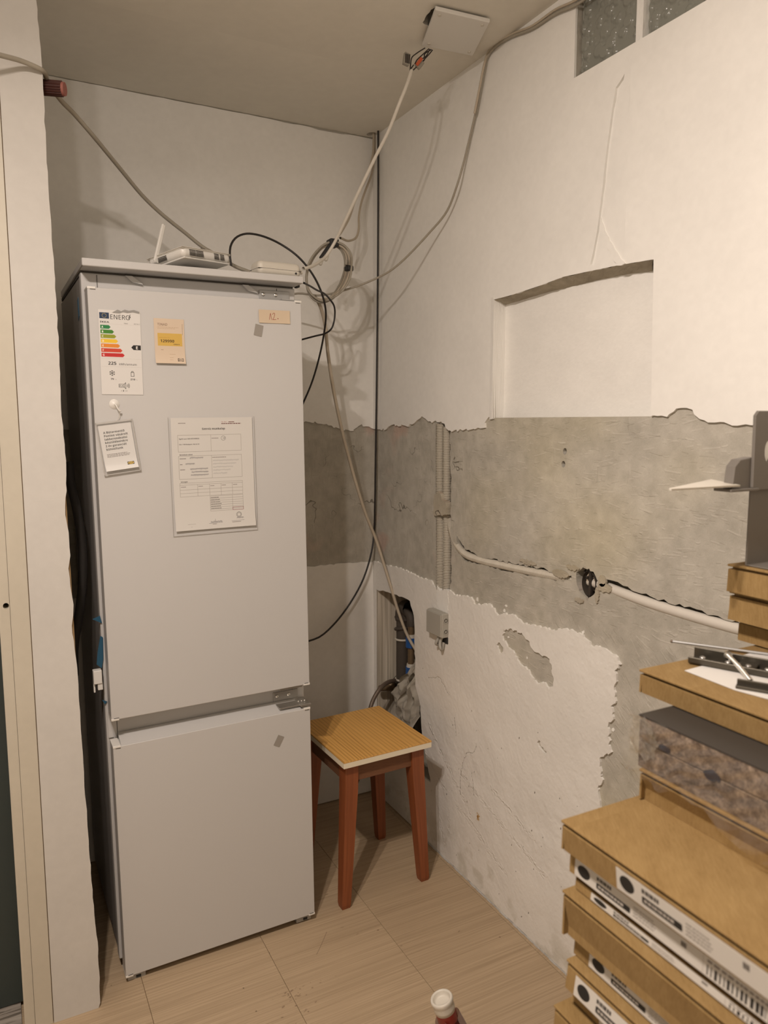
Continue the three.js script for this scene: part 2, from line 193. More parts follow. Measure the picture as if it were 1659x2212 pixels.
{ // lower paint of the right wall with its bulges, hairline cracks and scuffs: z -2.5..-1.1, y 0..1
  const W = 1434, Hh = 1024, m = 1 / 1024, px = (z) => (z + 2.5) / m, py = (y) => (1 - y) / m, R = rng(71);
  const stepY = (z) => .315 + (z + 2.05) * .045 + .02 * Math.sin(z * 9);          // where the plaster swells above the old skirting
  const b = pixels(W, Hh, (i, j) => { const z = -2.5 + i * m, y = 1 - j * m, d = y - stepY(z); const k = 120 + 60 / (1 + Math.exp(d * 70)) + (fbm(z * 14, y * 14, 3, 4) - .5) * (70 + 70 * Math.exp(-d * d * 60)) + (fbm(z * 110, y * 110, 13, 2) - .5) * 16; return [k, k, k]; });
  const c = pixels(W, Hh, (i, j) => { const z = -2.5 + i * m, y = 1 - j * m; const k = (fbm(z * 6, y * 6, 33, 4) - .5) * 14; const f = fbm(z * 20, y * 20, 53, 4), dirt = clamp((f - .5) * 6) * clamp((.14 - y - (vnoise(z * 9, 1, 3) - .5) * .1) * 10) * 20; return [234 + k - dirt, 231 + k - dirt * 1.05, 224 + k - dirt * 1.25]; });
  const bx = b.getContext('2d'), cx = c.getContext('2d');
  const line = (x, pts, w, s, sd) => { x.strokeStyle = s; x.lineWidth = w; x.lineJoin = 'round'; x.beginPath(); ragged(pts, .008, .007, sd).forEach(([z, y], k) => (k ? x.lineTo(px(z), py(y)) : x.moveTo(px(z), py(y)))); x.stroke(); };
  const ridges = [[[-2.08, .32], [-2.0, .27], [-1.95, .24]], [[-1.98, .36], [-1.9, .3], [-1.84, .26], [-1.8, .22]], [[-1.86, .34], [-1.75, .3], [-1.6, .26], [-1.45, .22]], [[-1.88, .22], [-1.8, .2], [-1.7, .16], [-1.62, .13]], [[-1.7, .36], [-1.6, .33], [-1.5, .3]], [[-2.05, .42], [-2.0, .37]], [[-1.99, .16], [-1.97, .1], [-1.95, .05]], [[-1.93, .18], [-1.92, .1]]];
  ridges.forEach((q, i) => { for (let r = 0; r < 4; r++) { bx.setLineDash([9 + r * 7, 14 + r * 5, 4, 11]); line(bx, q.map(([z, y]) => [z + (R() - .5) * .02, y + (R() - .5) * .016]), 7 - r, 'rgba(255,255,255,.13)', i * 7 + r); line(bx, q.map(([z, y]) => [z + (R() - .5) * .02, y - .006 + (R() - .5) * .016]), 4, 'rgba(0,0,0,.07)', i * 9 + r); } bx.setLineDash([]); });
  for (const [q, s] of [[[[-1.83, .41], [-1.85, .37], [-1.865, .3], [-1.86, .26]], 1], [[[-1.83, .41], [-1.79, .43], [-1.78, .46]], 2], [[[-2.06, .58], [-1.99, .6], [-1.93, .56]], 3], [[[-1.9, .5], [-1.89, .44]], 4], [[[-1.8, .36], [-1.79, .29]], 5]]) { cx.setLineDash([5, 7, 2, 9]); line(cx, q, 1.1, 'rgba(60,46,36,.6)', s); cx.setLineDash([]); line(bx, q, 1.6, 'rgba(0,0,0,.3)', s); }
  for (let i = 0; i < 46; i++) { const z = -2.2 + R() * .9, y = .03 + R() * .6; cx.fillStyle = 'rgba(46,34,26,.55)'; cx.beginPath(); cx.ellipse(px(z), py(y), .6 + R() * 1.3, .8 + R() * 3, R() * .8, 0, 7); cx.fill(); }
  cx.fillStyle = 'rgba(168,122,62,.45)'; for (let i = 0; i < 60; i++) { const a = R() * 7, r = R() * R() * 16; cx.beginPath(); cx.arc(px(-1.765) + Math.cos(a) * r * .7, py(.235) + Math.sin(a) * r * 1.6, 1 + R() * 2.4, 0, 7); cx.fill(); }
  const set = (t) => { t.wrapS = t.wrapT = THREE.ClampToEdgeWrapping; t.repeat.set(1 / 1.4, 1); t.offset.set(2.5 / 1.4, 0); return t; };
  M.paintLower = std({ map: set(tex(c, true)), bumpMap: set(tex(b, false)), bumpScale: .011, roughness: .8 });
}
{ // wood-look floor tiles: fine combed grain along x; map over x 0..1.3, z -2.6..-1.3
  const S = 2048, m = 1.3 / S, R = rng(5);
  const c = pixels(S, S, (i, j) => {
    const x = i * m, z = -2.6 + j * m, tile = Math.floor((x + .053) / .3215);
    const off = hash2(tile, 3, 7) * 9, g = fbm(x * 2.2 + off, z * 420 + off * 40, 2, 3), g2 = fbm(x * 9 + off, z * 760, 8, 2), w = fbm(x * 2, z * 6 + off, 12, 3);
    const k = (g - .5) * 30 + (g2 - .5) * 22 + (w - .5) * 8 + (hash2(tile, 9, 1) - .5) * 5;
    return [177 + k, 155 + k * .95, 126 + k * .88];
  });
  const x = c.getContext('2d');
  const smear = (X, Z, n, s) => { for (let i = 0; i < n; i++) { const a = R() * 7, r = Math.pow(R(), .7) * s; x.fillStyle = `rgba(74,54,38,${.1 + R() * .3})`; x.save(); x.translate((X + Math.cos(a) * r * 1.5) / m, (Z + 2.6 + Math.sin(a) * r) / m); x.rotate(-.6 + R() * .9); x.beginPath(); x.ellipse(0, 0, 1 + R() * 9, .8 + R() * 3.5, 0, 0, 7); x.fill(); x.restore(); } };
  smear(.585, -1.62, 26, .035); smear(.52, -1.5, 40, .05); smear(.63, -1.6, 14, .07); smear(.9, -1.7, 8, .3);
  x.strokeStyle = 'rgba(60,44,32,.55)'; x.lineWidth = 1.6; x.beginPath(); x.moveTo(.70 / m, (-1.73 + 2.6) / m); x.quadraticCurveTo(.72 / m, (-1.75 + 2.6) / m, .76 / m, (-1.80 + 2.6) / m); x.stroke();
  for (let i = 0; i < 26; i++) { x.fillStyle = 'rgba(56,40,30,.6)'; x.beginPath(); x.arc(R() * S, R() * S, 1 + R() * 2, 0, 7); x.fill(); }
  const b = pixels(1024, 1024, (i, j) => { const k = 128 + (fbm(i * .01, j * .9, 4, 3) - .5) * 120; return [k, k, k]; });
  const set = (t) => { t.repeat.set(1 / 1.3, 1 / 1.3); t.offset.set(0, -1); return t; };
  M.tile = std({ map: set(tex(c, true)), bumpMap: set(tex(b, false)), bumpScale: .0005, roughness: .55 });
  M.joint = std({ color: 0x846a4c, roughness: .95 });
}
{ // cardboard
  const S = 512;
  const c = pixels(S, S, (i, j) => { const k = (fbm(i * .02, j * .02, 3, 4) - .5) * 18 + (fbm(i * .5, j * .07, 8, 2) - .5) * 16 + (hash2(i, j, 4) - .5) * 8; return [138 + k, 111 + k, 67 + k * .9]; });
  M.card = std({ map: tex(c, true, 3.2, 3.2), roughness: .9 });
  M.cardB = std({ map: tex(c, true, 3.2, 3.2, .37, .21), roughness: .9 });
  M.cardEdge = std({ color: 0x6d4526, roughness: .95 });
}
{ // stool: yellow-brown laminate and red-brown stained legs
  const S = 1024;
  const c = pixels(S, S, (i, j) => { const u = i / S, v = j / S; const bend = fbm(u * 3, v * .4, 3, 2); const ring = Math.abs(Math.sin((u * 46 + bend * 5 + fbm(u * 40, v * 1.1, 6, 2) * .9) * 1.6)), den = .25 + 1.0 * fbm(u * 6, v * .4, 15, 2); const k = -Math.pow(1 - ring, 2) * 46 * den + (fbm(u * 190, v * 6, 9, 2) - .5) * 22; return [216 + k, 166 + k * .95, 90 + k * .75]; });
  M.laminate = std({ map: tex(c, true), roughness: .5 });
  const d = pixels(512, 512, (i, j) => { const k = (fbm(i * .06, j * .006, 3, 4) - .5) * 30; return [133 + k, 73 + k * .7, 40 + k * .5]; });
  M.leg = std({ map: tex(d, true, 6, 2), roughness: .5 });
  const e = pixels(512, 512, (i, j) => { const k = (fbm(i * .006, j * .09, 5, 4) - .5) * 46; return [112 + k, 74 + k * .8, 48 + k * .6]; });
  M.apron = std({ map: tex(e, true, 4, 6), roughness: .7 });
  M.edgeBand = std({ color: 0xe6dcc4, roughness: .6 });
}
M.fridge = std({ color: lin(.55, .54, .522), roughness: .38 });
M.fridgeBody = std({ color: lin(.55, .54, .522), roughness: .45 });
M.fridgeSide = std({ color: lin(.33, .31, .29), roughness: .5, metalness: .3 });
M.steel = std({ color: lin(.52, .51, .49), roughness: .32, metalness: .9 });
M.zinc = std({ color: lin(.42, .42, .41), roughness: .5, metalness: .65 });
M.screw = std({ color: lin(.75, .74, .7), roughness: .22, metalness: 1 });
M.gap = std({ color: 0x4a4640, roughness: .9 });
M.whitePlastic = std({ color: lin(.74, .72, .67), roughness: .4 });
M.ivory = std({ color: lin(.62, .58, .5), roughness: .45 });
M.cableWhite = std({ color: lin(.66, .62, .54), roughness: .5 });
M.cableGrey = std({ color: lin(.36, .325, .26), roughness: .55 });
M.cableBeige = std({ color: lin(.5, .43, .33), roughness: .55 });
M.cableBlack = std({ color: lin(.018, .015, .013), roughness: .45 });
M.black = std({ color: lin(.02, .02, .02), roughness: .6 });
M.conduit = std({ color: lin(.52, .48, .4), roughness: .6 });
M.pipeSmooth = std({ color: lin(.66, .62, .55), roughness: .5 });
M.greyBox = std({ color: lin(.4, .38, .33), roughness: .55 });
M.mortar = std({ map: M.concrete.map, bumpMap: M.concrete.bumpMap, bumpScale: .006, color: 0xf2ede4, roughness: 1 });
M.brown = std({ color: lin(.3, .2, .1), roughness: 1 });

// ───────────────────────── the room ─────────────────────────
{ // floor: slab, tiles laid in strips 0.32 m wide
  const f = structGroup('floor', 'beige wood-look tiled floor with long joints and grain across', 'floor');
  mesh('subfloor', box(4.2, .1, 4.5, -.3, -.0532, -.4), M.joint, f);
  const zs = [-2.62, -1.08, .2, 1.3, 1.9], uv = (x, y, z) => [x, -z];
  for (let i = -7; i <= 4; i++) for (let k = 0; k < 4; k++) {
    let x0 = -.053 + i * .3215, x1 = x0 + .3207; if (x0 < -2) continue; x1 = Math.min(x1, 1.42);
    if (x1 - x0 < .02) continue;
    mesh('tile', planarUV(box(x1 - x0, .011, zs[k + 1] - zs[k] - .0012, (x0 + x1) / 2, -.0055, (zs[k] + zs[k + 1]) / 2, .0012), uv), M.tile, f);
  }
}
const WIN = [-1.427, -.46, 2.21, 2.401];
{ // right wall: masonry, bared mortar, paint skins
  const w = structGroup('wall_right', 'right wall with bared grey mortar band between white painted plaster', 'wall');
  const zEnd = 1.7, zCor = -ZB - .1;
  const nicheEdge = [[-2.442, .22], [-2.442, D.niche[0][1]], ...D.niche.slice(1, -1), [D.niche[D.niche.length - 1][0], .22]];
  const niche = ragged([...nicheEdge.slice(1)], .02, .006, 31).concat([[-2.442, .22]]);
  const win = rect(...WIN);
  const recess = [[-1.73, 1.432], [-1.156, 1.432], [-1.166, 1.756], ...D.recOut.slice(0, -1).reverse()];
  const channel = raggedLoop(D.channel, .012, .007, 3), g1 = raggedLoop(D.groove1, .011, .009, 4), g2 = raggedLoop(D.groove2, .014, .008, 5), so = raggedLoop(D.socket, .008, .006, 6);
  const drill = [[-1.429, 1.3486], [-1.433, 1.3166]].map(([z, y], i) => raggedLoop([...Array(8)].map((_, k) => [z + .0075 * Math.cos(k * .785), y + .0085 * Math.sin(k * .785)]), .006, .003, 8 + i));
  const all = rect(zCor, zEnd, -.05, H + .05);
  mesh('mortar_layer', layerRight(all, [niche, win, recess, channel, g1, g2, so, ...drill], XR + .006, .04), M.concrete, w);
  mesh('masonry', layerRight(all, [niche, win], XR + .046, .17), M.mortar, w);
  // paint above the bared band
  const e1 = ragged(D.upperEdge, .011, .009, 14), e2 = ragged(D.upperEdge2.slice(2), .012, .008, 15);
  const up = [[zCor + .1, H + .02], [zCor + .1, e1[0][1]], ...e1, [-1.73, 1.432], [-1.156, 1.432], ...e2, [-.4, 1.42], [.2, 1.43], [zEnd, 1.43], [zEnd, H + .02]];
  const cut = (p) => [p[0], p[1]];
  // the recess bites into the lower edge of this skin
  const recTop = [[-1.156, 1.432], [-1.166, 1.756], ...D.recOut.slice(0, -1).reverse().map(cut), [-1.73, 1.432]];
  const iA = up.findIndex((p) => p[0] === -1.73 && p[1] === 1.432);
  const upper = [...up.slice(0, iA), ...recTop.slice().reverse(), ...up.slice(iA + 2)];
  mesh('upper_paint', layerRight(upper, [win, D.chase], XR, .0065), M.paint, w);
  mesh('filled_chase', layerRight(raggedLoop(D.chase, .03, .002, 16), [], XR + .0058, .003), M.paint, w);
  mesh('plaster_smear', layerRight(raggedLoop(D.chase2, .01, .004, 17), [], XR - .003, .0035), M.paint, w);
  // shallow recess: painted back, painted jamb, broken soffit
  mesh('recess_back', box(.006, .36, .62, XR + .043, 1.59, -1.443), M.paint, w);
  mesh('recess_jamb', box(.0425, .332, .0115, XR + .0205, 1.594, -1.7315), M.paint, w);
  const so1 = ragged(D.recOut, .012, .004, 18), n = so1.length, pos = [], idx = [], uvs = [];
  const inn = (t) => { const f = t * (D.recIn.length - 1), i = Math.min(D.recIn.length - 2, Math.floor(f)), k = f - i; return [D.recIn[i][0] * (1 - k) + D.recIn[i + 1][0] * k, D.recIn[i][1] * (1 - k) + D.recIn[i + 1][1] * k]; };
  const R = rng(19);
  for (let i = 0; i < n; i++) for (let j = 0; j <= 4; j++) { const t = j / 4, q = inn(i / (n - 1)), d = (j > 0 && j < 4 ? (R() - .5) * .005 : 0); pos.push(XR + .0005 + t * .041, so1[i][1] * (1 - t) + q[1] * t + d, so1[i][0] * (1 - t) + q[0] * t); uvs.push(so1[i][0], .9 + t * .05); }
  for (let i = 0; i < n - 1; i++) for (let j = 0; j < 4; j++) { const a = i * 5 + j; idx.push(a, a + 1, a + 5, a + 5, a + 1, a + 6); }
  const sg = new THREE.BufferGeometry(); sg.setAttribute('position', new THREE.Float32BufferAttribute(pos, 3)); sg.setAttribute('uv', new THREE.Float32BufferAttribute(uvs, 2)); sg.setIndex(idx); sg.computeVertexNormals();
  mesh('recess_soffit', sg, M.mortar, w);
  // lower paint with its ragged border, bared patches and the pipe niche
  const le = ragged(D.lowerEdge, .006, .0075, 20);
  const low = [[-ZB - .05, .004], [-ZB - .05, le[0][1]], ...le, [-1.2, .2], [-1.19, .004]];
  mesh('lower_paint', layerRight(low, [niche, ...[D.patch1, D.patch2, D.patch3].map((p, i) => raggedLoop(p, .006, .008, 22 + i))], XR, .0065), M.paintLower, w);
  const Rf = rng(77);   // islands of paint left standing on the bared patch and along the border
  for (let i = 0; i < 26; i++) { const q = i < 12 ? [-1.78 + Rf() * .3, .68 + Rf() * .2] : le[10 + Math.floor(Rf() * (le.length - 20))]; const z = q[0] + (Rf() - .5) * .05, y = q[1] + (Rf() - .3) * .04, s = .0015 + Rf() * .004; mesh('paint_flake', layerRight([...Array(6)].map((_, k) => [z + s * (.5 + Rf()) * Math.cos(k * 1.05), y + s * (.5 + Rf()) * Math.sin(k * 1.05)]), [], XR + .0048, .0015), M.paint, w); }
  // plaster smears bridging the conduit channel
  const strap = [[-2.022, 1.19], [-2.0, 1.205], [-1.985, 1.198], [-1.972, 1.178], [-1.955, 1.172], [-1.951, 1.135], [-1.975, 1.128], [-1.99, 1.131], [-2.0, 1.127], [-2.018, 1.125], [-2.027, 1.13]];
  mesh('plaster_strap', layerRight(raggedLoop(strap, .008, .004, 27), [], XR - .006, .02), M.mortar, w);
  mesh('plaster_dab', layerRight(raggedLoop([[-2.008, .9], [-1.99, .885], [-1.965, .897], [-1.943, .893], [-1.941, .835], [-1.95, .822], [-1.985, .824], [-2.004, .835], [-2.01, .87]], .006, .007, 31), [], XR - .001, .012), M.paint, w);
  for (const [z, y, a, b, s] of [[-1.43, 1.043, .03, .010, 41], [-1.275, 1.037, .022, .010, 42], [-1.56, 1.05, .035, .006, 43], [-1.285, 1.052, .012, .014, 44], [-1.385, 1.066, .024, .006, 45], [-1.36, .99, .016, .006, 46], [-1.3, 1.015, .007, .02, 47]]) mesh('mortar_lump', layerRight(raggedLoop([...Array(12)].map((_, k) => [z + a * Math.cos(k * .5236), y + b * Math.sin(k * .5236)]), .005, .006, s), [], XR + .002, .006), M.mortar, w);
  // floor line: crumbling bead of filler
  const Rb = rng(91); for (let i = 0; i < 70; i++) { const z = -2.12 + i * .0135 + Rb() * .006; mesh('filler_crumb', new THREE.IcosahedronGeometry(1, 1).scale(.0015 + Rb() * .003, .0012 + Rb() * .003, .01 + Rb() * .012).translate(XR, .0005, z), M.paintLower, w); }
  // niche lining
  const nb = std({ color: lin(.1, .085, .07), roughness: 1 });
  mesh('niche_back', box(.01, .62, .34, XR + .205, .52, -2.3), nb, w);
  const jamb = pixels(256, 256, (i, j) => { const k = (fbm(i * .09, j * .008, 3, 4) - .5) * 90; return [206 + k, 196 + k, 178 + k]; });
  mesh('niche_jamb', [box(.13, .585, .006, XR + .068, .512, -2.438), box(.1, .25, .012, XR + .16, .33, -2.434)], std({ map: tex(jamb, true), bumpMap: tex(jamb, false), bumpScale: .006, roughness: .95 }), w);
}
{ // back wall
  const w = structGroup('wall_back', 'back wall behind the fridge, white above a bared brown mortar band', 'wall');
  const flat = (pts) => pts;
  mesh('mortar_layer', layerFront(rect(-2.1, XR + .25, -.05, H + .05), [], -ZB - .006, .12), M.concrete, w);
  const u = ragged(flat(D.backUpper), .011, .012, 51), l = ragged(flat(D.backLower), .012, .006, 52);
  const R = rng(53), top = []; for (let i = 0; i <= 60; i++) { const x = XR + .004 - i * .03; top.push([x, H - .0015 - (x > .75 ? .009 * clamp((x - .75) * 2) : 0) * R() - .002 * R()]); }
  mesh('upper_paint', layerFront([[-.6, 1.42], ...u.map((p) => [p[0], p[1]]), [XR + .004, u[u.length - 1][1]], ...top], [], -ZB, .0065), M.paint, w);
  mesh('lower_paint', layerFront([[-.6, .004], [XR + .004, .004], ...l.slice().reverse(), [-.6, .85]], [], -ZB, .0065), M.paint, w);
}
{ // post, alcove side and the wall with the door on the left
  const w = structGroup('wall_left', 'white plastered post beside the fridge with a chipped edge', 'wall');
  const edge = ragged(D.postEdge, .02, .0022, 61), xe = (y) => .1395 + (2.29 - y) * .0085;
  const top = edge[0][0] - .003, bot = edge[edge.length - 1][0];
  mesh('plaster_skin', layerFront([[-2.05, 0], [-.86, 0], [-.86, 2.1], [0.058, 2.1], [.058, 0], [bot - .004, 0], [bot, .012], ...edge.slice().reverse().slice(1), [top, H], [-2.05, H]], [], ZP, .008), M.postPaint, w);
  mesh('core', layerFront([[-2.05, 0], [-.86, 0], [-.86, 2.1], [.02, 2.1], [.02, 0], [xe(0) - .004, 0], [xe(H) - .004, H], [-2.05, H]], [], ZP - .008, .11), M.brown, w);
  mesh('alcove_side', box(.09, H, ZB - 1.924, .04, H / 2, -(ZB + 1.924) / 2), M.paint, w);
  const wl = structGroup('wall_side', 'white side wall of the room, outside the picture', 'wall');
  mesh('paint_face', box(.1, H + .1, 3.2, -1.3, H / 2, -.25), M.paint, wl);
  const wf = structGroup('wall_front', 'white wall of the room behind the camera', 'wall');
  mesh('paint_face', box(2.9, H + .1, .1, .02, H / 2, 1.2), M.paint, wf);
}
{ // door frame and dark door leaf
  const t = structGroup('trim_1', 'cream painted wooden door frame with a round latch hole', 'door frame');
  const hole = [...Array(20)].map((_, k) => [.0108 + .0062 * Math.cos(k * .314), 1.0199 + .0068 * Math.sin(k * .314)]);
  mesh('jamb_board', layerFront([[.0185, 0], [.0562, 0], [.0562, 2.098], [.0185, 2.098]], [], ZP - .001, .07), M.trimPaint, t);
  mesh('rebate_board', layerFront([[-.004, 0], [.0178, 0], [.0178, 2.098], [-.004, 2.098]], [hole], ZP - .004, .05), M.trimPaint, t);
  mesh('latch_hole_lining', new THREE.CylinderGeometry(.0074, .0074, .03, 20, 1, true).rotateX(Math.PI / 2).translate(.0108, 1.0199, ZP - .022), std({ color: 0xe8e0d0, roughness: .4, side: THREE.DoubleSide }), t);
  mesh('latch_hole_back', cyl(.008, .008, .004).rotateX(Math.PI / 2).translate(.0108, 1.0199, ZP - .05), M.black, t);
  mesh('far_jamb', box(.05, 2.1, .07, -.84, 1.05, ZP - .036), M.trimPaint, t);
  mesh('head_board', box(.96, .064, .07, -.398, 2.128, ZP - .044), M.trimPaint, t);
  const d = structGroup('door_1', 'dark green-grey door leaf set back in its frame', 'door');
  mesh('leaf', box(.82, 2.06, .03, -.408, 1.045, ZP - .105), std({ color: lin(.035, .045, .04), roughness: .6 }), d);
  mesh('handle', [box(.03, .012, .05, -.08, 1.02, ZP - .075, .004)], M.zinc, d);
  const R = rng(3), dust = pixels(256, 256, (i, j) => { const k = (fbm(i * .05, j * .05, 3, 4) - .5) * 120; const s = fbm(i * .03, j * .09, 8, 3) > .62 ? -50 : 0; return [150 + k * .5 + s, 142 + k * .5 + s, 132 + k * .5 + s]; });
  mesh('threshold', box(.84, .012, .1, -.43, .006, ZP - .05), std({ map: tex(dust, true), roughness: .95 }), d);
}
{ // ceiling with the torn hole beside the junction cover and the cable hole in the corner
  const c = structGroup('ceiling', 'off-white plastered ceiling with a torn hole beside the cover', 'ceiling');
  const hole = raggedLoop([[1.004, -1.64], [1.001, -1.672], [1.006, -1.70], [1.010, -1.722], [1.03, -1.728], [1.075, -1.74], [1.11, -1.735], [1.105, -1.645]], .012, .006, 81);
  const corner = [...Array(10)].map((_, k) => [XR - .018 + .017 * Math.cos(k * .628), -ZB + .028 + .02 * Math.sin(k * .628)]);
  const g = new THREE.ExtrudeGeometry(shapeOf([[-2.1, -ZB - .15], [XR + .25, -ZB - .15], [XR + .25, 1.8], [-2.1, 1.8]], [hole, corner]), { depth: .1, bevelEnabled: false }).rotateX(Math.PI / 2).translate(0, H + .1, 0);
  mesh('plaster', g, M.ceiling, c);
  mesh('cavity', [box(.2, .02, .2, 1.05, H + .11, -1.69), box(.1, .02, .1, XR - .02, H + .11, -ZB + .03)], M.black, c);
}
{ // glass-block window
  const w = structGroup('window_1', 'bubbled grey glass blocks let into the top of the right wall', 'window');
  const glass = phys({ color: lin(.44, .445, .39), roughness: .16, transmission: .5, thickness: 0, ior: 1.5 });
  const frost = phys({ color: lin(.5, .5, .44), roughness: .5, transmission: .1, thickness: 0 });
  const R = rng(101), zs = [-1.426, -1.226, -1.026, -.826, -.646];
  const y0 = WIN[2], y1 = WIN[3];
  for (let b = 0; b < 4; b++) {
    const z0 = zs[b] + .001, z1 = Math.min(zs[b] + .18, -.47), blk = new THREE.Group(); blk.name = 'glass_block'; w.add(blk);
    const N = 110, g = new THREE.PlaneGeometry(1, 1, N, N), p = g.attributes.position, bub = [];
    for (let i = 0; i < 130; i++) { const r = .0025 + Math.pow(R(), 2.2) * .0115; bub.push([R(), R(), r]); }
    for (let i = 0; i < p.count; i++) {
      const u = p.getX(i) + .5, v = p.getY(i) + .5; const z = z0 + (z1 - z0) * u, y = y0 + (y1 - y0) * v; let h = 0;
      for (const [a, c, r] of bub) { const d = Math.hypot(z - (z0 + (z1 - z0) * a), y - (y0 + (y1 - y0) * c)) / r; if (d < 1.25) h = Math.max(h, (d < 1 ? .55 * Math.sqrt(1 - d * d) + .18 : .18 * (1.25 - d) * 4) * r * .75); }
      const e = Math.min(u, 1 - u, v, 1 - v); p.setXYZ(i, XR + .016 - Math.min(h, .0045) * clamp(e * 30) + .006 * clamp(1 - e * 22), y, z);
    }
    g.computeVertexNormals(); mesh('front_pane', g, glass, blk);
    mesh('back_pane', box(.006, y1 - y0, z1 - z0, XR + .075, (y0 + y1) / 2, (z0 + z1) / 2), frost, blk);
    mesh('edge_seal', [box(.05, .004, z1 - z0, XR + .046, y0 + .002, (z0 + z1) / 2), box(.05, y1 - y0, .004, XR + .046, (y0 + y1) / 2, z0 + .002), box(.05, y1 - y0, .004, XR + .046, (y0 + y1) / 2, z1 - .002)], frost, blk);
    if (b < 3) mesh('joint', box(.08, y1 - y0, .019, XR + .046, (y0 + y1) / 2, z1 + .0105), M.paint, w);
  }
  mesh('outer_board', box(.02, .3, 1.1, XR + .23, 2.3, -.95), std({ color: 0x77746a, roughness: .9 }), w);
}
{ // ceiling lamp with two opal discs shining down, above and left of the picture
  const t = thing('ceiling_lamp', 'white ceiling lamp with two glowing opal discs, above the picture', 'lamp', [-.17, H, -.62]);
  mesh('plate', cyl(.06, .065, .018, 32).translate(0, -.009, 0), M.whitePlastic, t);
  for (const [x, y, z] of DISCS) {
    const lx = x + .17, ly = y - H, lz = z + .62, S = .038;
    mesh('arm', tube([[lx * .3, -.016, lz * .3], [lx * .7, -.024, lz * .7], [lx, -.032, lz]], .008, 16, 8), M.whitePlastic, t);
    const q = new THREE.Quaternion().setFromUnitVectors(V(0, -1, 0), LAMP_AIM), put = (g) => g.applyQuaternion(q).translate(lx, ly + .013, lz);
    mesh('housing', put(cyl(.034, .036, .036, 28).translate(0, .019, 0)), M.whitePlastic, t);
    mesh('diffuser_bulb', put(new THREE.SphereGeometry(.034, 28, 10, 0, Math.PI * 2, Math.PI / 2, Math.PI / 2).scale(1, .4, 1)), std({ color: 0xffffff, emissive: LAMP_COLOR, emissiveIntensity: 4, roughness: .4, side: THREE.DoubleSide }), t);
    const r = new THREE.RectAreaLight(LAMP_COLOR, LAMP_DOWN / (S * S), S, S); r.position.set(lx, ly + .013, lz).addScaledVector(LAMP_AIM, .0165); r.quaternion.setFromUnitVectors(V(0, 0, -1), LAMP_AIM); t.add(r);
    const p = new THREE.PointLight(LAMP_COLOR, LAMP_SIDE, 0, 2); p.position.set(lx, ly + .004, lz); p.castShadow = true; p.shadow.radius = 1; p.shadow.mapSize.set(2048, 2048); t.add(p);
  }
}

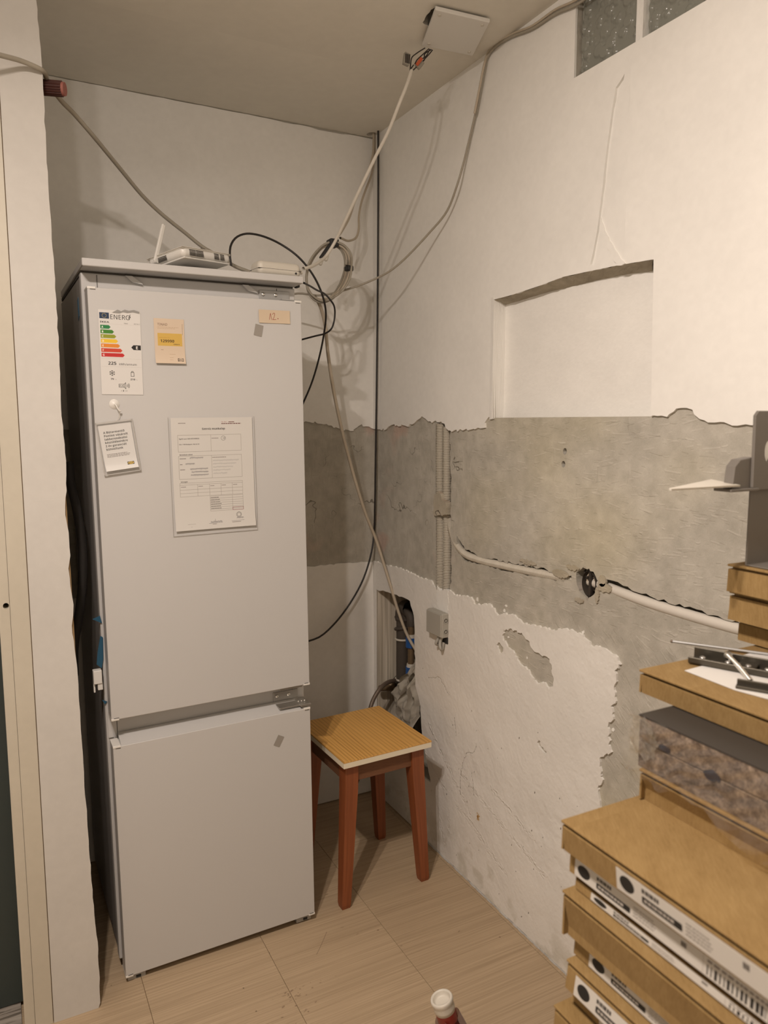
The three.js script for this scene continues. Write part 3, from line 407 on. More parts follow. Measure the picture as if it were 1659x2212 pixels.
// ───────────────────────── fridge-freezer ─────────────────────────
// everything stuck to its front is laid out in the fridge's own axes: x to its right, y up, z = 0 at the door faces
const FR = new THREE.Matrix4().makeTranslation(.2300 + .27 * Math.cos(.0082), .003, -1.8544 - .27 * Math.sin(.0082)).multiply(new THREE.Matrix4().makeRotationY(.0082)).multiply(new THREE.Matrix4().makeRotationZ(.0096));
function place(o, x, y, z, rz = 0, rx = 0, ry = 0) { const m = FR.clone().multiply(new THREE.Matrix4().makeTranslation(x, y, z)).multiply(new THREE.Matrix4().makeRotationFromEuler(new THREE.Euler(rx, ry, rz, 'YXZ'))); m.decompose(o.position, o.quaternion, o.scale); return o; }
const onFridge = (x, y, z) => V(x, y, z).applyMatrix4(FR);
{
  const f = thing('fridge_freezer', 'tall white built-in fridge-freezer standing free in the corner', 'fridge');
  FR.decompose(f.position, f.quaternion, f.scale);
  const xl = -.27, xr = .2487, w = xr - xl, cx = (xl + xr) / 2;
  // cabinet: grey sheet sides and back, white front frame
  mesh('cabinet', [box(w + .008, 1.72, .475, cx, .9, -.3075)], M.fridgeSide, f);
  mesh('front_frame', [box(w + .012, 1.735, .03, cx, .8985, -.073, .004)], M.fridgeBody, f);
  mesh('plinth', box(w - .03, .05, .44, cx, .03, -.3), M.black, f);
  const top = mesh('top_panel', [box(w + .016, .018, .5, cx, 1.779, -.25, .003)], M.fridgeBody, f);
  mesh('under_ledge', box(w + .006, .008, .46, cx - .002, 1.7665, -.29), M.gap, top);
  for (const x of [-.173, .113]) mesh('clip', new THREE.ExtrudeGeometry(shapeOf([[-.004, .002], [.012, -.0125], [.036, -.016], [.03, -.010], [.012, .002]]), { depth: .010, bevelEnabled: false }).translate(x, 1.762, -.0585), M.fridge, top);
  for (const [h, x, y] of [[.034, xl + .03, 1.745], [.034, xr - .045, 1.745], [.066, xl + .02, .666], [.066, xr - .03, .666]]) mesh('frame_seam', box(.0012, h, .002, x, y, -.0578), M.gap, f);
  const door = (name, y0, y1, lab) => {
    const d = mesh(name, [box(w, y1 - y0, .05, cx, (y0 + y1) / 2, -.025, .0022)], M.fridge, f);
    mesh('gasket', box(w - .012, y1 - y0 - .012, .009, cx, (y0 + y1) / 2, -.054), M.gap, d);
    for (const [sx, sy] of [[0, 0], [0, 1], [1, 0], [1, 1]]) {
      const x = sx ? xr - .009 : xl + .009, y = sy ? y1 - .001 : y0 + .001;
      mesh('corner_cap', [box(.019, .006, .052, x, y, -.025, .0015)], M.whitePlastic, d);
      mesh('cap_slot', box(.012, .0009, .0012, x + (sx ? -.001 : .003), y + (sy ? -.0034 : .0034), .0006), M.gap, d);
    }
    return d;
  };
  door('upper_door', .6996, 1.7241);
  const ld = door('lower_door', .018, .6318);
  mesh('handle_lip', new THREE.ExtrudeGeometry(shapeOf([[0, 0], [.05, 0], [.05, .015]]), { depth: w - .045, bevelEnabled: false }).rotateY(Math.PI / 2).translate(xl + .02, .6315, -.002), M.fridge, ld);
  const side = shapeOf([[0, 0], [.012, -.062], [0, -.062]]);
  mesh('frame_wedge', new THREE.ExtrudeGeometry(side, { depth: .004, bevelEnabled: false })  .translate(xl - .002, .698, -.058), M.fridgeBody, f);
  // hinges
  const screwHead = (x, y, z, p) => mesh('screw', [new THREE.SphereGeometry(.0052, 14, 8, 0, 6.3, 0, 1.5).rotateX(Math.PI / 2).scale(1, 1, .6).translate(x, y, z)], M.screw, p);
  const h1 = mesh('top_hinge', [box(.082, .026, .004, .196, 1.7425, -.0555, .001), box(.05, .003, .056, .222, 1.7265, -.03)], M.zinc, f);
  for (const x of [.165, .199]) screwHead(x, 1.7445, -.0535, h1);
  const h2 = mesh('middle_hinge', [box(.072, .03, .004, .198, .657, -.0555, .001), box(.03, .006, .058, .236, .642, -.028, .001), box(.066, .005, .044, .198, .694, -.032, .001), box(.066, .004, .05, .196, .6415, -.032, .001)], M.steel, f);
  for (const x of [.172, .206]) screwHead(x, .660, -.0530, h2);
  for (const x of [.222, .231, .24]) mesh('stud', new THREE.SphereGeometry(.0028, 10, 8).translate(x, .648, -.02), M.screw, h2);
  // feet
  for (const x of [xl + .028, xr - .03]) { const ft = mesh('foot', [box(.045, .013, .045, x, .0055, -.032, .002)], M.zinc, f); mesh('foot_slot', box(.012, .006, .002, x + .004, .0055, -.009), M.black, ft); }
  // strips of blue transport tape and a transport block on the left side
  const blue = std({ color: lin(.03, .13, .22), roughness: .5 });
  mesh('tape', [new THREE.ExtrudeGeometry(shapeOf([[0, 0], [.02, .01], [.018, .055], [-.004, .05]]), { depth: .0006, bevelEnabled: false }).rotateY(-Math.PI / 2).translate(xl - .0045, 1.665, -.15)], blue, f);
}
{ // blue film and white plastic block hanging from the hidden side, seen through the gap
  const t = thing('transport_block', 'white plastic block with torn blue film on the fridge side', 'packaging');
  FR.decompose(t.position, t.quaternion, t.scale);
  const blue = std({ color: lin(.025, .1, .17), roughness: .5, side: THREE.DoubleSide });
  const flag = (pts, d = 0) => new THREE.ExtrudeGeometry(shapeOf(pts), { depth: .001, bevelEnabled: false }).rotateY(.25).translate(0, 0, d);
  mesh('block', [box(.02, .034, .02, -.2905, .80, -.05, .002).applyMatrix4(new THREE.Matrix4().makeRotationZ(.0)), box(.012, .02, .014, -.2855, .776, -.05, .002), box(.004, .03, .012, -.2985, .775, -.055, .001)], M.whitePlastic, t);
  for (const p of [[[-.288, .818], [-.300, .83], [-.296, .86], [-.287, .9], [-.281, .895], [-.283, .84]], [[-.281, .93], [-.304, .945], [-.285, .95]], [[-.279, .73], [-.292, .738], [-.285, .724]]]) mesh('film', flag(p, -.125), blue, t);
}

// ───────────────────────── prints on the fridge front ─────────────────────────
function print(w, h, draw, k = 1) { return tex(canvas(Math.round(w * 6000 * k), Math.round(h * 6000 * k), (x, W, Hh) => { x.scale(W / w, W / w); draw(x); }), true); }
// a sheet with a slight bow, its face printed; drawn in metres from the top-left corner
function sheet(w, h, map, o = {}) {
  const g = new THREE.BoxGeometry(w, h, .0004, 14, 14, 1), p = g.attributes.position, uv = g.attributes.uv;
  for (let i = 0; i < p.count; i++) { const u = p.getX(i) / w, v = p.getY(i) / h; p.setZ(i, p.getZ(i) + (o.bow || 0) * (u * u + v * v * .6) + (o.curl || 0) * Math.pow(clamp(-v * 2), 4)); uv.setXY(i, u + .5, v + .5); }
  g.computeVertexNormals(); return [g, std({ map, roughness: o.rough ?? .7, side: THREE.DoubleSide })];
}
const txt = (x, s, X, Y, size, o = {}) => { x.save(); x.fillStyle = o.c || '#1a1714'; x.font = `${o.i ? 'italic ' : ''}${o.b ? 'bold ' : ''}100px ${o.f || 'sans-serif'}`; x.textAlign = o.a || 'left'; x.translate(X, Y); if (o.r) x.rotate(o.r); x.scale(size / 100 * (o.sx || 1), size / 100); x.fillText(s, 0, 0); x.restore(); };
const bars = (x, X, Y, w, h, n, seed, c = '#8a8178') => { const R = rng(seed); x.fillStyle = c; let q = X; for (let i = 0; i < n && q < X + w; i++) { const l = Math.min((.02 + R() * .05) * w * 2, X + w - q); x.fillRect(q, Y, l * .8, h); q += l; } };
{ // energy label
  const w = .0925, h = .192;
  const map = print(w, h, (x) => {
    x.fillStyle = '#d6d3ce'; x.fillRect(0, 0, w, h);
    x.fillStyle = '#1d3350'; x.fillRect(.002, .0065, .021, .0135); x.fillStyle = '#d9c46a'; for (let k = 0; k < 12; k++) { x.beginPath(); x.arc(.0125 + .0046 * Math.cos(k * .5236), .0133 + .0046 * Math.sin(k * .5236), .0006, 0, 7); x.fill(); }
    txt(x, 'ENERG', .0245, .0205, .0142, { b: 0, sx: 1.02 });
    x.fillStyle = '#1a1714'; x.beginPath(); x.moveTo(.0695, .008); x.lineTo(.0665, .0145); x.lineTo(.069, .0145); x.lineTo(.0675, .0205); x.lineTo(.0712, .0128); x.lineTo(.0688, .0128); x.lineTo(.0708, .008); x.fill();
    txt(x, 'IKEA', .0025, .0295, .0052, { b: 1, sx: 1.75 }); txt(x, 'TINAD', .055, .030, .0032); txt(x, '805.704.71', .0775, .030, .0028);
    x.fillStyle = '#b9b1a8'; x.fillRect(.002, .0315, .089, .0003);
    const cols = [['#1f7a3f', .0225], ['#3c7d22', .0295], ['#8f9420', .034], ['#e6bd2c', .0375], ['#dc8526', .0415], ['#c63f24', .0465], ['#bd2422', .051]];
    cols.forEach(([c, l], i) => { const y = .0345 + i * .0105; x.fillStyle = c; x.beginPath(); x.moveTo(.003, y); x.lineTo(.003 + l - .004, y); x.lineTo(.003 + l, y + .0042); x.lineTo(.003 + l - .004, y + .0084); x.lineTo(.003, y + .0084); x.fill(); txt(x, 'ABCDEFG'[i], .0055, y + .0066, .0062, { b: 1, c: '#f4efe8' }); });
    x.fillStyle = '#15120f'; x.beginPath(); x.moveTo(.091, .0775); x.lineTo(.0745, .0775); x.lineTo(.0695, .083); x.lineTo(.0745, .0885); x.lineTo(.091, .0885); x.fill(); txt(x, 'E', .0795, .0866, .0095, { b: 1, c: '#f4efe8' });
    x.fillStyle = '#b9b1a8'; x.fillRect(.002, .1095, .089, .0003); txt(x, '225', .0165, .124, .0098, { b: 1, sx: 1.15 }); txt(x, 'kWh/annum', .0405, .1245, .0066, { sx: 1.1 }); x.fillRect(.002, .128, .089, .0003);
    x.strokeStyle = '#1a1714'; x.lineWidth = .0009; for (let k = 0; k < 6; k++) { x.save(); x.translate(.0245, .143); x.rotate(k * 1.0472); x.beginPath(); x.moveTo(0, 0); x.lineTo(0, -.0062); x.moveTo(-.0018, -.0058); x.lineTo(0, -.004); x.lineTo(.0018, -.0058); x.stroke(); x.restore(); }
    txt(x, '79', .0205, .1585, .0056, { b: 1, sx: 1.2 }); txt(x, 'L', .0315, .1585, .0036);
    x.strokeRect(.0665, .1405, .0065, .009); x.strokeRect(.0680, .138, .0035, .0025); txt(x, '210', .0645, .1585, .0056, { b: 1, sx: 1.2 }); txt(x, 'L', .0785, .1585, .0036);
    x.strokeRect(.0385, .168, .0115, .0068); x.beginPath(); x.moveTo(.050, .168); x.lineTo(.0535, .1645); x.lineTo(.0535, .1785); x.lineTo(.050, .1748); x.stroke(); txt(x, '35 dB', .0392, .1728, .0036, { b: 1 }); for (let k = 0; k < 3; k++) { x.beginPath(); x.arc(.0535, .1714, .0035 + k * .0024, -.7, .7); x.stroke(); }
    txt(x, 'A', .0425, .1845, .0034); txt(x, 'B', .0465, .185, .0046, { b: 1 }); txt(x, 'C D', .0515, .1845, .0034);
  });
  const [g, m] = sheet(w, h, map, { rough: .55 }); const o = mesh('energy_label', g, m);
  tag(place(o, -.2036, 1.5795, .0012, -.008), 'white energy label with coloured arrows from A to G on fridge door', 'label');
  const tear = mesh('torn_edge', new THREE.ExtrudeGeometry(shapeOf([[-.016, .0905], [-.004, .0975], [.004, .0945], [.012, .0985], [.021, .0965], [.032, .099], [.045, .0955], [.044, .0915], [.03, .094], [.018, .0915], [.008, .093], [.0, .0895]]), { depth: .0006, bevelEnabled: false }).translate(0, 0, .0007), std({ color: lin(.3, .29, .27), roughness: .9 }), o); tear.userData.label = 'grey torn backing at the top edge';
}
{ // price tag
  const w = .0708, h = .1048;
  const map = print(w, h, (x) => {
    x.fillStyle = '#d0bda6'; x.fillRect(0, 0, w, h);
    txt(x, 'TINAD', .008, .0165, .0075, { c: '#5a3f2c', sx: 1.1 }); bars(x, .008, .0195, .05, .001, 20, 4, '#b59a80'); bars(x, .008, .0225, .042, .001, 20, 5, '#b59a80');
    x.fillStyle = '#cda953'; x.fillRect(.0075, .034, .0575, .0295); bars(x, .011, .044, .026, .0009, 14, 6, '#b58a3a');
    txt(x, '129990', .0135, .0553, .0088, { b: 1, sx: 1.12, c: '#3a2a1c' }); txt(x, 'Ft', .0437, .0515, .0034, { c: '#3a2a1c' }); txt(x, '129990 Ft', .0435, .0607, .0034, { b: 1, c: '#4a3824' });
    bars(x, .0145, .0725, .013, .001, 5, 8, '#8a7058'); bars(x, .034, .0825, .018, .001, 8, 9, '#b59a80'); bars(x, .034, .0905, .012, .001, 8, 10, '#b59a80'); bars(x, .034, .0955, .012, .001, 8, 12, '#b59a80');
    x.fillStyle = '#2c2018'; x.fillRect(.0525, .0925, .0135, .0068); x.fillStyle = '#d0bda6'; x.beginPath(); x.ellipse(.05925, .0959, .0062, .0029, 0, 0, 7); x.fill(); txt(x, 'IKEA', .0538, .0974, .0038, { b: 1, sx: 1.15, c: '#2c2018' });
    x.save(); x.translate(.0668, .011); x.rotate(Math.PI / 2); bars(x, 0, 0, .026, .0009, 12, 14, '#8a7058'); x.restore();
  });
  const [g, m] = sheet(w, h, map, { curl: .006 }); tag(place(mesh('price_tag', g, m), -.0911, 1.6102, .0013, -.002), 'peach paper price tag with a yellow price panel on fridge door', 'price tag');
}
{ // masking-tape note with 12.
  const w = .083, h = .0325;
  const map = print(w, h, (x) => { x.fillStyle = '#cfbca2'; x.fillRect(0, 0, w, h); x.strokeStyle = '#8a2a1c'; x.lineWidth = .0011; x.lineJoin = x.lineCap = 'round'; x.beginPath(); x.moveTo(.028, .0235); x.lineTo(.031, .008); x.lineTo(.0345, .024); x.moveTo(.0365, .011); x.quadraticCurveTo(.0395, .005, .0425, .0085); x.quadraticCurveTo(.0425, .014, .0372, .0235); x.lineTo(.0455, .0228); x.stroke(); x.beginPath(); x.arc(.0508, .0205, .0008, 0, 7); x.stroke(); });
  const [g, m] = sheet(w, h, map, { bow: .004 }); tag(place(mesh('paper_note', g, m), .1742, 1.6815, .0012, .012), 'strip of beige tape with a handwritten red 12 on fridge door', 'note');
}
for (const [x, y, w, h, r, lab] of [[.1314, 1.646, .021, .0285, -.2, 'small grey square sticker below the handwritten tape strip'], [.1548, .556, .0185, .03, -.5, 'small grey tilted sticker on the lower freezer door']])
  tag(place(mesh('square_sticker', box(w, h, .0006, 0, 0, 0, .0002), std({ color: lin(.3, .275, .24), roughness: .5 })), x, y, .0008, r), lab, 'sticker');
{ // suction hook and the warranty card in its sleeve
  const hk = thing('suction_hook', 'round white suction hook above the warranty card', 'hook'); place(hk, -.2245, 1.4615, 0);
  mesh('cup', new THREE.LatheGeometry([[0, .0065], [.004, .006], [.008, .003], [.0115, .0008], [.0118, 0], [0, 0]].map((p) => new THREE.Vector2(...p)), 28).rotateX(Math.PI / 2), M.whitePlastic, hk);
  mesh('hook_arm', tube([[0, 0, .006], [.002, -.003, .011], [.006, -.012, .013], [.010, -.017, .012], [.012, -.016, .009]], .0017, 20, 8), M.whitePlastic, hk);
  const s = mesh('string', tube([onFridge(-.2155, 1.446, .011).toArray(), onFridge(-.2155, 1.436, .008).toArray(), onFridge(-.219, 1.427, .005).toArray(), onFridge(-.2285, 1.4195, .0035).toArray()], .0006, 20, 6), M.cableWhite); tag(s, 'thin pale string between suction hook and card sleeve', 'string');
  const w = .0735, h = .106;
  const map = print(w, h, (x) => {
    x.fillStyle = '#d6d4d0'; x.fillRect(0, 0, w, h);
    ['A Bútormentő', 'Ponton vásárolt', 'lakberendezési', 'készülékeinkre', '2 év garanciát', 'biztosítunk'].forEach((s, i) => txt(x, s, .009, .0195 + i * .0078, .0068, { b: 1, sx: 1.04 }));
    bars(x, .009, .0675, .046, .0013, 20, 21, '#6a635c'); bars(x, .009, .0705, .052, .0013, 22, 22, '#6a635c'); bars(x, .009, .0735, .05, .0013, 22, 23, '#6a635c');
    x.fillStyle = '#1f2a3a'; x.fillRect(.0505, .0905, .0155, .0068); x.fillStyle = '#d8b44a'; x.beginPath(); x.ellipse(.05825, .0939, .0072, .0029, 0, 0, 7); x.fill(); txt(x, 'IKEA', .0522, .0956, .0044, { b: 1, sx: 1.15, c: '#1f2a3a' });
  });
  const b = thing('warranty_card', 'white warranty card in a clear plastic sleeve hanging from suction hook', 'card'); place(b, -.2213, 1.3615, .004, .118);
  const [g, m] = sheet(w, h, map, { bow: .003, curl: .008 }); mesh('card', g.translate(0, .001, .0004), m, b);
  const clear = phys({ color: 0xffffff, roughness: .12, transmission: 1, thickness: 0, ior: 1.4 });
  mesh('sleeve_front', box(.0835, .1235, .0003, 0, 0, .0042), clear, b); mesh('sleeve_back', box(.0835, .1235, .0003, 0, 0, -.0008), clear, b);
  mesh('sleeve_seam', [box(.0835, .004, .0012, 0, .0598, .0018), box(.0835, .0025, .0012, 0, -.0605, .0018), box(.0025, .1235, .0012, -.0407, 0, .0018), box(.0025, .1235, .0012, .0407, 0, .0018)], phys({ color: lin(.75, .73, .7), roughness: .25, transmission: .5, thickness: 0 }), b);
}
{ // service sheet in a clear pocket
  const w = .204, h = .277;
  const map = print(w, h, (x) => {
    x.fillStyle = '#cfccc6'; x.fillRect(0, 0, w, h); const L = (X, Y, W, Hh) => { x.strokeStyle = '#8b857c'; x.lineWidth = .0006; x.strokeRect(X, Y, W, Hh); };
    bars(x, .018, .0125, .025, .0016, 8, 31, '#77706a'); txt(x, 'Tel.: 06-1-', .125, .0125, .0034, { c: '#8a2b20' }); bars(x, .143, .0105, .018, .0018, 9, 32, '#5a2018'); bars(x, .125, .0145, .05, .0018, 14, 33, '#5a2018');
    txt(x, 'Szerviz munkalap', .0755, .030, .0066, { b: 1, sx: 1.05 });
    L(.0155, .0425, .158, .0405); L(.0155, .0425, .0815, .0405); txt(x, 'Ügyfél neve: IKEA BÚTORBÁZIS', .018, .0525, .0034, { b: 1 }); txt(x, 'Cím: 1138 Budapest, Váci út 22', .018, .066, .0034, { b: 1 }); bars(x, .099, .0505, .024, .0015, 8, 34, '#77706a'); x.strokeStyle = '#4a4744'; x.beginPath(); x.arc(.1285, .0515, .0055, 0, 7); x.stroke(); txt(x, '12', .126, .0535, .006, { i: 1 });
    txt(x, 'Berendezés adatai', .018, .0915, .0036, { b: 1 }); L(.0155, .0935, .158, .0565); L(.0155, .0935, .0815, .0565);
    const hand = (X, Y, W, s) => { const R = rng(s); x.strokeStyle = 'rgba(90,88,92,.8)'; x.lineWidth = .0007; x.beginPath(); x.moveTo(X, Y); for (let q = X; q < X + W; q += .0022) x.quadraticCurveTo(q + .0008, Y - .004 - R() * .003, q + .0022, Y - R() * .0015); x.stroke(); };
    bars(x, .018, .099, .022, .0015, 8, 35, '#5a544e'); hand(.043, .1, .032, 1); bars(x, .018, .113, .012, .0015, 5, 36, '#5a544e'); hand(.032, .1145, .022, 2); bars(x, .018, .126, .02, .0015, 7, 37, '#5a544e'); hand(.043, .1275, .042, 3); hand(.046, .135, .04, 4); hand(.044, .1425, .042, 5);
    bars(x, .099, .098, .035, .0015, 12, 38, '#77706a'); for (let k = 0; k < 5; k++) { x.globalAlpha = .35; hand(.1, .1085 + k * .008, .066 - k * .008, 11 + k); x.globalAlpha = 1; }
    txt(x, 'Költségek', .018, .158, .0036, { b: 1 }); L(.0155, .16, .158, .0335); for (const Y of [.1645, .1765, .185]) { x.beginPath(); x.moveTo(.0155, Y); x.lineTo(.1735, Y); x.stroke(); } for (const X of [.059, .089, .118, .147]) { x.beginPath(); x.moveTo(X, .1645); x.lineTo(X, .1935); x.stroke(); }
    [.018, .061, .091, .12, .149].forEach((X, i) => bars(x, X, .1685, .02, .0015, 6, 41 + i, '#77706a'));
    L(.089, .1955, .0845, .0375); for (let k = 0; k < 6; k++) { bars(x, .0905, .1985 + k * .0055, .032, .0016, 9, 51 + k, '#5f5953'); x.beginPath(); x.moveTo(.089, .2015 + k * .0055); x.lineTo(.1735, .2015 + k * .0055); x.stroke(); } x.beginPath(); x.moveTo(.146, .1955); x.lineTo(.146, .233); x.stroke(); x.strokeStyle = '#7a3030'; x.lineWidth = .0009; x.strokeRect(.146, .2265, .0275, .0065);
    x.strokeStyle = '#4a4744'; x.lineWidth = .0007; x.beginPath(); x.arc(.161, .246, .0065, 0, 7); x.stroke(); x.beginPath(); x.arc(.161, .246, .0045, 0, 7); x.stroke(); hand(.155, .256, .016, 61); hand(.088, .262, .028, 62); x.beginPath(); x.moveTo(.099, .253); x.lineTo(.101, .261); x.moveTo(.083, .2635); x.lineTo(.118, .2625); x.moveTo(.141, .2615); x.lineTo(.174, .2605); x.stroke(); bars(x, .092, .265, .022, .0014, 7, 63, '#77706a'); bars(x, .143, .2635, .026, .0014, 8, 64, '#77706a'); x.globalAlpha = .5; bars(x, .03, .262, .024, .0009, 9, 65, '#77706a'); bars(x, .038, .2685, .01, .0012, 4, 66, '#77706a'); x.globalAlpha = 1;
  }, .8);
  const b = thing('service_sheet', 'white service form in a clear pocket taped to upper fridge door', 'paper'); place(b, .0045, 1.2905, .0012, .004);
  const [g, m] = sheet(w, h, map, { bow: .006, curl: .004 }); mesh('paper', g, m, b);
  mesh('pocket', [box(.216, .0012, .0006, 0, -.151, .001), box(.0007, .29, .0006, .1075, -.005, .001), box(.0007, .29, .0006, -.1075, -.005, .001)], phys({ color: lin(.62, .6, .57), roughness: .2, transmission: .5, thickness: 0 }), b);
}

// ───────────────────────── on top of the fridge ─────────────────────────
{
  const t = thing('router', 'white router with vent slots lying on the fridge top', 'router');
  place(t, -.012, 1.8165, -.088, 0); const rot = new THREE.Quaternion().setFromEuler(new THREE.Euler(-.13, .53, .06, 'YXZ')); t.quaternion.multiply(rot);
  mesh('shell', [box(.165, .027, .125, 0, .004, 0, .012), box(.158, .004, .118, 0, -.011, 0, .002)], M.whitePlastic, t);
  mesh('seam', [box(.1655, .001, .1255, 0, .0095, 0), box(.1655, .001, .1255, 0, .0125, 0)], M.ivory, t);
  for (let k = 0; k < 5; k++) for (const [x, l] of [[-.052, .02], [-.028, .024], [.03, .016], [.05, .014]]) mesh('vent_slot', box(l, .0016, .002, x, -.0055 + k * .0031, .0625), M.gap, t);
  for (let k = 0; k < 4; k++) mesh('vent_slot', box(.002, .0016, .03, -.0827, -.0045 + k * .0031, -.01), M.gap, t);
  mesh('antenna', [box(.011, .108, .007, 0, .054, 0, .003).rotateZ(-.48).translate(-.088, -.002, -.03)], M.whitePlastic, t);
  mesh('antenna_hinge', cyl(.006, .006, .012).rotateX(Math.PI / 2).translate(-.085, .0, -.03), M.whitePlastic, t);
}
{
  const t = thing('power_strip', 'white rounded power strip at the right end of fridge top', 'power strip');
  place(t, .2, 1.8065, -.05, .01); t.quaternion.multiply(new THREE.Quaternion().setFromEuler(new THREE.Euler(0, .12, 0)));
  mesh('body', [box(.122, .036, .055, 0, .0, 0, .013)], M.ivory, t);
  mesh('seam', box(.1225, .0008, .0556, 0, -.002, 0, .0003), M.gap, t);
  mesh('screw_hole', cyl(.0026, .0026, .002, 12).rotateX(Math.PI / 2).translate(.044, -.008, .0275), M.black, t);
  mesh('cord_grip', cyl(.0065, .005, .018, 14).rotateZ(Math.PI / 2).translate(.068, .002, 0), M.ivory, t);
}
{
  const t = thing('black_plug', 'small black plug at the right end of the fridge top panel', 'plug'); place(t, .262, 1.7745, -.06);
  mesh('plug_body', box(.009, .012, .02, 0, 0, 0, .002), M.black, t);
}

// ───────────────────────── cables ─────────────────────────
const cable = (name, pts, r, mat, label, seg = 110) => tag(mesh(name, tube(pts, r, seg, 8), mat), label, 'cable');
const gc = thing('sagging_cable', 'thick grey cable sagging from the white post to the fridge top', 'cable');
mesh('sheath', tube(D.greyCable, .0052, 140, 8), M.cableGrey, gc);
{ const c = new THREE.CatmullRomCurve3(D.greyCable.map((p) => V(...p)), false, 'centripetal'), p = V(...D.greyCable[16]); mesh('cable_clip', [box(.013, .012, .012, p.x - .004, p.y - .009, p.z, .002)], std({ color: lin(.2, .17, .13), roughness: .7 }), gc); }
cable('white_cable', D.stripCable, .0046, M.cableWhite, 'white cable hanging from ceiling connectors down to the power strip');
cable('wall_cable', D.wallCable, .0032, M.cableGrey, 'thin grey cable along the right ceiling edge, drooping behind the fridge');
cable('wall_cable', D.wallCable2, .0032, M.cableBeige, 'shorter beige cable beside the thin grey one under ceiling edge');
cable('black_cable', D.blackVertical, .0035, M.cableBlack, 'black cable hanging straight down the room corner');
cable('black_cable', D.routerCable, .0031, M.cableBlack, 'black cable arching from the router over the fridge side');
cable('black_cable', D.thinBlack, .0028, M.cableBlack, 'thin black cable looping from the small plug behind fridge');
cable('grey_cable', D.nicheCable, .0056, M.cableBeige, 'long grey cable hanging from the coil into the pipe niche');
cable('beige_cable', D.cornerA, .0042, M.cableBeige, 'beige cable from the corner ceiling hole to the coil, left one');
cable('beige_cable', D.cornerB, .0038, M.cableBeige, 'beige cable hugging the corner before curling into the coil');
cable('dark_hose', D.darkHose, .011, std({ color: lin(.03, .027, .024), roughness: .7 }), 'dark hose in the black gap left of the fridge', 60);
{ // coil of spare cable with hook-and-loop ties
  const t = thing('cable_coil', 'tied coil of beige cable hanging beside the fridge top', 'cable coil', [.955, 1.882, -2.2]);
  const R = rng(7);
  for (let k = 0; k < 5; k++) {
    const pts = [], a0 = .06 + (k - 2) * .0035, dz = (k - 2) * .006;
    for (let i = 0; i < 14; i++) { const a = i / 14 * Math.PI * 2, b = a + .25; const ex = Math.cos(b) * (.062 + (k - 2) * .0028 + R() * .003), ey = Math.sin(b) * (.088 + (k % 3 - 1) * .004 + R() * .003); pts.push([ex * .92 + ey * .27, ey - ex * .05, dz + ex * .3 + (R() - .5) * .006]); }
    mesh('turn', tube(pts, .0036, 80, 7, true), k % 2 ? M.cableBeige : M.cableGrey, t);
  }
  mesh('tie', [box(.03, .024, .036, .018, .087, 0, .005).rotateZ(.0)], M.black, t);
  mesh('tie', [box(.022, .018, .034, .064, .012, .016, .005)], M.black, t);
  mesh('tie_end', [cyl(.005, .005, .016, 10).translate(.055, .03, .02)], M.cableGrey, t);
  const f = mesh('ferrite', [cyl(.0075, .0075, .05, 14).rotateZ(-.62).translate(-.018, .052, .028)], M.black, t);
  for (const [x, y] of [[-.062, .004], [-.044, .018]]) mesh('plug_tip', [new THREE.CapsuleGeometry(.006, .012, 4, 10).rotateZ(-.3).translate(x + .028, y + .018, .03)], M.ivory, t);
}

